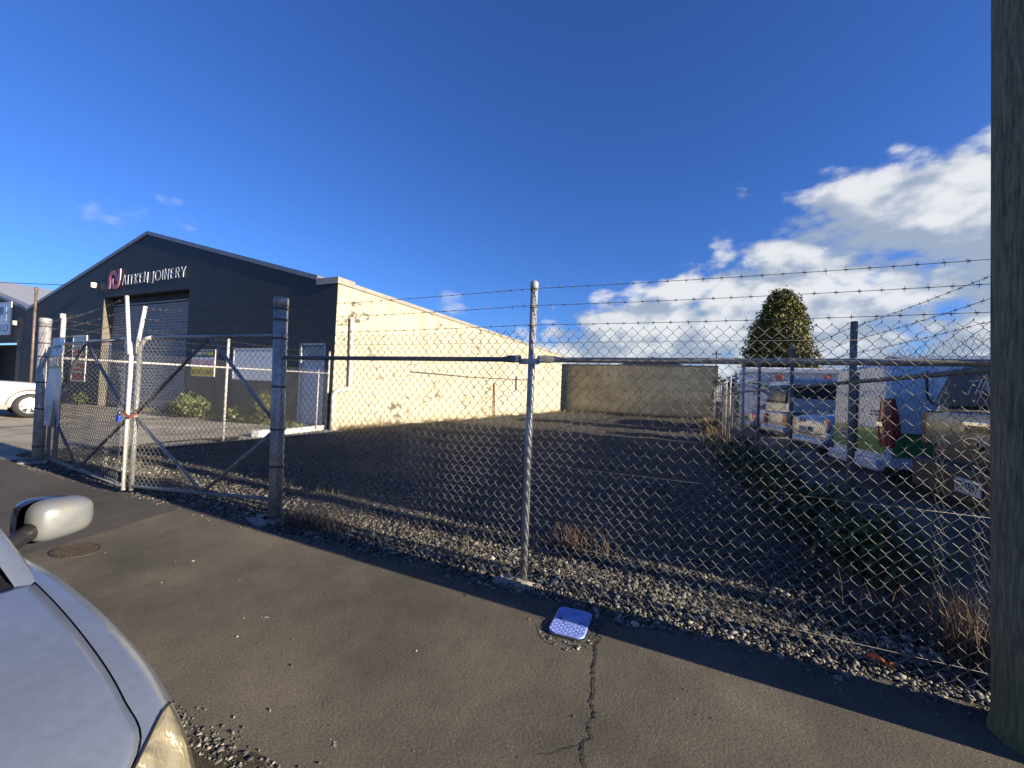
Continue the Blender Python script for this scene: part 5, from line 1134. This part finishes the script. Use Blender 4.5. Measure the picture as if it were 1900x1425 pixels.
C = np.concatenate([np.array([random.uniform(1.5, 5), random.uniform(40.2, 42), random.uniform(.2, 3.6)])+rng.normal(0, .2, (14, 3)) for i in range(160)]); leaf_cloud('foliage', C, np.full(len(C), .16), MT['leaf_dark'], hd)
C = np.concatenate([np.array([random.uniform(1.25, 1.8), random.uniform(37.5, 39), random.uniform(.2, 3.6)])+rng.normal(0, .12, (14, 3)) for i in range(60)]); leaf_cloud('foliage', C, np.full(len(C), .10), MT['leaf_dark'], hd)

# ------------------------------------------------------------------ unseen warehouse and post added on the right to shade the lot
nbr = thing('shade_warehouse', 'plain unseen warehouse block added to shade the gravel lot', 'building', (15, 11, 0))
m = MB(); m.b2((8.0, 3.975, 0), (22, 16.6, 5.1)); m.build('wall', mat('shade_warehouse_block', (.4, .38, .34), .8, var=.1, vscale=1), nbr)
m = MB(); m.b2((7.98, 3.955, 5.1), (22.02, 16.62, 5.2)); m.build('coping', MT['capping'], nbr)
t = thing('shadow_post', 'tall unseen steel post added to cast a thin shadow strip', 'post', (7.3, 3.72, 0)); pipe('shaft', [(7.3, 3.72, 0), (7.3, 3.72, 5.4)], .14, MT['galv'], t, 16)
pipe('cap', [(7.3, 3.72, 5.4), (7.3, 3.72, 5.46)], .16, MT['galv'], t, 16)

# ------------------------------------------------------------------ silver car in the foreground (nose towards +X, left side by the kerb)
fc = thing('silver_hatchback', 'silver blue car parked at kerb in near left foreground', 'car', (-2.6, -.11, -.1))
MT['fc'] = mat('silver_blue_paint', (.225, .262, .325), .33, .6, coat=.3, var=.07, vscale=5, var2=.05, v2scale=40)
YC = -.11
def cub(xs, ys):
    xs = np.array(xs, float); ys = np.array(ys, float); d = np.diff(ys)/np.diff(xs); t = np.zeros_like(ys); t[1:-1] = (d[1:]+d[:-1])/2; t[0] = d[0]; t[-1] = d[-1]
    def f(x):
        i = int(np.clip(np.searchsorted(xs, x)-1, 0, len(xs)-2)); h = xs[i+1]-xs[i]; u = (x-xs[i])/h
        return (2*u**3-3*u*u+1)*ys[i]+(u**3-2*u*u+u)*h*t[i]+(-2*u**3+3*u*u)*ys[i+1]+(u**3-u*u)*h*t[i+1]
    return f
GX = [-5.0, -2.4, -2.05, -1.8, -1.34, -1.2, -1.09, -1.02, -.94, -.84, -.76]
gy = cub(GX, [.68, .69, .69, .685, .668, .657, .64, .57, .46, .32, .2])        # half width of bonnet edge from centre line
gz = cub(GX, [.95, .985, .985, .975, .885, .84, .797, .765, .72, .65, .57])
fs = cub(GX, [.9, .9, .95, 1.0, 1.15, 1.12, 1.05, 1.5, 2.1, 2.5, 2.6])
PROF = [(0, 0), (.018, .001), (.040, -.005), (.064, -.024), (.083, -.056), (.097, -.10), (.105, -.16), (.109, -.25), (.107, -.37), (.10, -.50), (.085, -.62)]
py = cub(np.linspace(0, 1, 11), [p[0] for p in PROF]); pz = cub(np.linspace(0, 1, 11), [p[1] for p in PROF])
def fen(x, t, sg=1, off=0):
    k_ = max(0, (x+.95)/.25); y = gy(x)+py(t)*fs(x); z = gz(x)+pz(t)*(1-.35*k_ if x > -.95 else 1)
    return (x, YC+sg*(y+off), z+off*.6)
tlo = cub([-1.17, -1.12, -1.075, -1.0, -.8], [.34, .16, .03, .0, .0]); thi = cub([-1.17, -1.08, -1.0, -.9, -.8], [.34, .50, .56, .60, .62])
for sg in (1, -1):
    XS = np.linspace(-2.12, -1.17, 34)
    m = MB(); m.grid([[fen(x, t, sg) for t in np.linspace(0, 1, 30)] for x in XS])
    XF = np.linspace(-1.17, -.80, 22)
    m.grid([[fen(x, tlo(x)*u, sg) for u in np.linspace(0, 1, 10)] for x in XF if x < -1.05])
    m.grid([[fen(x, thi(x)+(1-thi(x))*u, sg) for u in np.linspace(0, 1, 16)] for x in XF])
    m.build('front_fender', MT['fc'], fc, smooth=True)
    hl = MB().grid([[fen(x, max(0, tlo(x))+(thi(x)-max(0, tlo(x)))*u, sg, .003) for u in np.linspace(.02, .98, 14)] for x in XF]).build('headlight', None, fc, smooth=True)
    hl.data.materials.append(None)
    fcl = hl
    MB().grid([[fen(x, t, sg, .006) for t in (.50, .55, .60)] for x in np.linspace(-.98, -.88, 8)]).build('indicator', MT['amber'], hl, smooth=True)
    # seams
    MB().grid([[(x, YC+sg*(gy(x)-.005), gz(x)-.008), (x, YC+sg*(gy(x)+.002), gz(x)-.008)] for x in np.linspace(-1.9, -1.02, 30)]).build('bonnet_seam', MT['black'], fc)
    # door and sill side
    m = MB(); m.grid([[fen(x, t, sg) for t in np.linspace(.0, 1, 20)] for x in np.linspace(-4.0, -2.13, 16)]); m.build('door_panel', MT['fc'], fc, smooth=True)
    m = MB(); m.grid([[fen(x, t, sg) for t in np.linspace(.0, 1, 20)] for x in np.linspace(-5.0, -4.01, 10)]); m.build('rear_quarter', MT['fc'], fc, smooth=True)
    # A pillar, roof side rail
    A0 = Vector((-1.81, YC+sg*.69, .965)); A1 = Vector((-2.56, YC+sg*.57, 1.40))
    m = MB(); rows = []
    for u in np.linspace(0, 1, 8):
        p = A0.lerp(A1, u); p.z += .03*math.sin(PI*u); rows.append([(p.x+.055, p.y-sg*.045, p.z-.005), (p.x+.03, p.y-sg*.01, p.z+.012), (p.x-.03, p.y+sg*.022, p.z-.012), (p.x-.075, p.y+sg*.028, p.z-.05), (p.x-.11, p.y+sg*.0, p.z-.06)])
    m.grid(rows); m.build('windscreen_pillar', MT['fc'], fc, smooth=True)
    panel('side_window', [(-2.05, YC+sg*.67, .98), (-3.9, YC+sg*.66, .98), (-3.6, YC+sg*.56, 1.36), (-2.62, YC+sg*.56, 1.37)][::(1 if sg > 0 else -1)], MT['glass'], fc)
    # mirror
    mx_, my_ = -2.40, YC+sg*.945
    rows = []
    for v in np.linspace(-PI/2, PI/2, 13):
        row = []
        for a in np.linspace(0, 2*PI, 29)[:-1]:
            def sp(q, e): return math.copysign(abs(q)**e, q)
            ex = sp(math.cos(v), .55); yy = .102*ex*sp(math.cos(a), .6); zz = .082*ex*sp(math.sin(a), .6); xx = .085*sp(math.sin(v), .8)
            row.append((mx_+xx-.10*sg*yy*sg*1.0-.02, my_+yy, 1.0+zz*(1-.12*sg*yy/.118)+.03*sg*yy))
        rows.append(row)
    hs_ = MB().grid(rows[6:], wrap=True).build('mirror_housing', mat('dusty_silver_paint', (.135, .155, .185), .40, .25, col2=(.17, .17, .16), vscale=15), fc, smooth=True)
    MB().grid([[(p[0]-.022, my_+(p[1]-my_)*1.03-sg*.022, 1.0+(p[2]-1.0)*1.04) for p in r_] for r_ in rows[:8]], wrap=True).build('mirror_back', MT['blackgloss'], hs_, smooth=True)
    MB().tube([(mx_+.02, my_-sg*.09, .975), (mx_+.05, my_-sg*.15, .945), (mx_+.06, my_-sg*.22, .94)], [.035, .03, .035], 10).build('mirror_arm', MT['blackgloss'], hs_, smooth=True)
    for wx in (-1.5, -4.1):
        m = MB(); r_ = .3
        m.grid([[(wx+a*math.cos(t_), YC+sg*b, .2+a*math.sin(t_)) for a, b in ((.18, .60), (.29, .60), (.3, .63), (.3, .74), (.28, .77), (.18, .77))] for t_ in np.linspace(0, 2*PI, 25)])
        ty = m.build('wheel', MT['black'], fc, smooth=True); MB().tube([(wx, YC+sg*.70, .2), (wx, YC+sg*.765, .2)], .18, 16).build('rim', MT['alloy'], ty)
# bonnet
m = MB(); rows = []
for x in np.linspace(-1.79, -.86, 40):
    h = gy(x)-.004; row = []
    for u in np.linspace(-1, 1, 41):
        crown = .035*(1-u*u); row.append((x+.16*(1-u*u)*(x+1.79 > .4)*0 + .10*(1-u*u)*np.clip((-1.35-x)/.45, 0, 1)*1.0, YC+u*h, gz(x)+crown*np.clip((-.70-x)/.35, .15, 1)))
    rows.append(row)
m.grid(rows); bon = m.build('bonnet', MT['fc'], fc, smooth=True); sol = bon.modifiers.new('thick', 'SOLIDIFY'); sol.thickness = .008; sol.offset = -1
# front bumper
m = MB(); rows = []
for a in np.linspace(-1, 1, 31):
    y = a*.80; x = -.68-.36*abs(a)**3.2; rows.append([(x-.10, YC+y*.9, .56), (x, YC+y, .50), (x+.01, YC+y, .32), (x-.04, YC+y, .12)])
m.grid(rows); m.build('front_bumper', MT['fc'], fc, smooth=True)
# cowl, windscreen, wiper, roof, tail
m = MB(); rows = []
for u in np.linspace(-1, 1, 21):
    y = YC+u*.67; xb = -1.80+.20*(1-u*u); rows.append([(xb+.012, y, .968+.05*(1-abs(u)**2.2)), (xb-.05, y, .975+.05*(1-u*u)), (xb-.10, y, 1.0+.045*(1-u*u))])
m.grid(rows); m.build('cowl', MT['blackgloss'], fc, smooth=True)
m = MB(); rows = []
for u in np.linspace(-1, 1, 21):
    y0 = YC+u*.645; xb = -1.89+.20*(1-u*u); y1 = YC+u*.53; xt = -2.58+.10*(1-u*u)
    rows.append([(xb+(xt-xb)*v, y0+(y1-y0)*v, .985+.045*(1-u*u)*(1-v)+(.42)*v+.03*math.sin(PI*v)) for v in np.linspace(0, 1, 8)])
m.grid(rows); m.build('windscreen', MT['glass'], fc, smooth=True)
MB().tube([(-1.75, YC+.45, 1.03), (-1.80, YC+.1, 1.075), (-1.86, YC-.25, 1.12)], .008, 5).build('wiper', MT['black'], fc)
m = MB(); m.grid([[(x, YC+u*(.56-.05*abs(x+3.2)/1.4), 1.40+.05*(1-u*u)-.06*abs(x+3.1)) for u in np.linspace(-1, 1, 11)] for x in np.linspace(-2.5, -4.3, 10)]); m.build('roof', MT['fc'], fc, smooth=True)
m = MB(); m.grid([[(-4.3, YC+u*.5, 1.33), (-4.75, YC+u*.6, 1.0), (-5.0, YC+u*.7, .9), (-5.02, YC+u*.72, .3)] for u in np.linspace(-1, 1, 9)]); m.build('tailgate', MT['fc'], fc, smooth=True)
m = MB(); m.b2((-5.0, YC-.62, .1), (-1.0, YC+.62, .55)); m.build('underbody', MT['black'], fc)
# headlight: clear cover over a fluted yellowed reflector
bowl = mat('headlight_reflector', (.36, .315, .21), .3, .6, var=.12, vscale=9)
nt = bowl.node_tree; bb = nt.nodes['Principled BSDF']; wv = nt.nodes.new('ShaderNodeTexWave'); wv.bands_direction = 'DIAGONAL'; wv.inputs['Scale'].default_value = 48; wv.inputs['Distortion'].default_value = .6
tcn = nt.nodes.new('ShaderNodeTexCoord'); nt.links.new(tcn.outputs['Object'], wv.inputs['Vector']); bpn = nt.nodes.new('ShaderNodeBump'); bpn.inputs['Strength'].default_value = 1; bpn.inputs['Distance'].default_value = .02
nt.links.new(wv.outputs['Fac'], bpn.inputs['Height']); nt.links.new(bpn.outputs[0], bb.inputs['Normal'])
lensm = bpy.data.materials.new('headlight_lens'); lensm.use_nodes = True; bb = lensm.node_tree.nodes['Principled BSDF']
bb.inputs['Base Color'].default_value = (.5, .46, .34, 1); bb.inputs['Roughness'].default_value = .08; bb.inputs['Alpha'].default_value = .22; bb.inputs['Coat Weight'].default_value = 1.0; bb.inputs['Coat Roughness'].default_value = .03
for o in list(fc.children):
    if o.name.startswith('headlight'):
        sg = 1 if o.data.vertices[0].co.y > YC else -1
        o.data.materials.clear(); o.data.materials.append(lensm)
        XF = np.linspace(-1.165, -.82, 16)
        MB().grid([[fen(x, max(0, tlo(x))+(thi(x)-max(0, tlo(x)))*u, sg, -.004-.028*math.sin(PI*u)*min(1, (x+1.165)/.08)) for u in np.linspace(.0, 1, 14)] for x in XF]).build('reflector_bowl', bowl, o, smooth=True)
        c_ = Vector(fen(-.98, .28, sg, -.02)); MB().tube([c_+Vector((-.02, 0, .0)), c_+Vector((.02, sg*.005, .004)), c_+Vector((.035, sg*.005, .004))], [.038, .036, .012], 14).build('lamp', MT['chrome'], o, smooth=True)
        MB().tube([fen(x, max(0, tlo(x))+.004, sg, .002) for x in np.linspace(-1.165, -.9, 18)], .0035, 5).build('lens_seal', MT['blackgloss'], o)

# ------------------------------------------------------------------ names and labels of the uncountable ground cover
STUFF = {'gravel_stones': ('gravel_stones', 'loose grey gravel stones strewn along the fence foot and over the lot', 'gravel'),
         'path_grit': ('grit', 'fine grit scattered on the footpath edge and round the blue lid', 'grit'),
         'wall_foot_weeds': ('weeds', 'short green weeds along the foot of the dark workshop front', 'weeds'),
         'wall_grass': ('dry_grass', 'tufts of dry grass along the foot of the cream wall', 'grass'),
         'back_grass': ('dry_grass', 'dry grass along the foot of the brown wall', 'grass'),
         'lot_grass_tufts': ('grass_tufts', 'small grass tufts dotted over the gravel lot', 'grass'),
         'fence_line_grass': ('dry_grass', 'thin dry grass stems just inside the long front fence', 'grass'),
         'brown_weeds': ('brown_weeds', 'low brown weeds on the gravel beside the big gate post', 'weeds'),
         'brown_weeds.001': ('brown_weeds', 'clump of brown weeds behind the middle fence post', 'weeds'),
         'fence_weeds': ('weeds', 'dark leafy weeds along the foot of the right side fence', 'weeds'),
         'fence_dead_grass': ('dead_grass', 'dead brown stalks among the weeds by the right side fence', 'grass'),
         'dry_grass_clump': ('dead_grass', 'tall brown grass clump at the fence corner beside the timber pole', 'grass'),
         'far_fence_grass': ('dry_grass', 'long dry grass along the far end of the right side fence', 'grass')}
for o in [q for q in sc.objects if q.get('kind') == 'stuff' and q.parent is None]:
    if o.name in STUFF:
        nm, lb, ct = STUFF[o.name]; o['label'] = lb; o['category'] = ct; o['_n'] = nm
for o in [q for q in sc.objects if '_n' in q]:
    nm = o['_n']; del o['_n']; o.name = nm
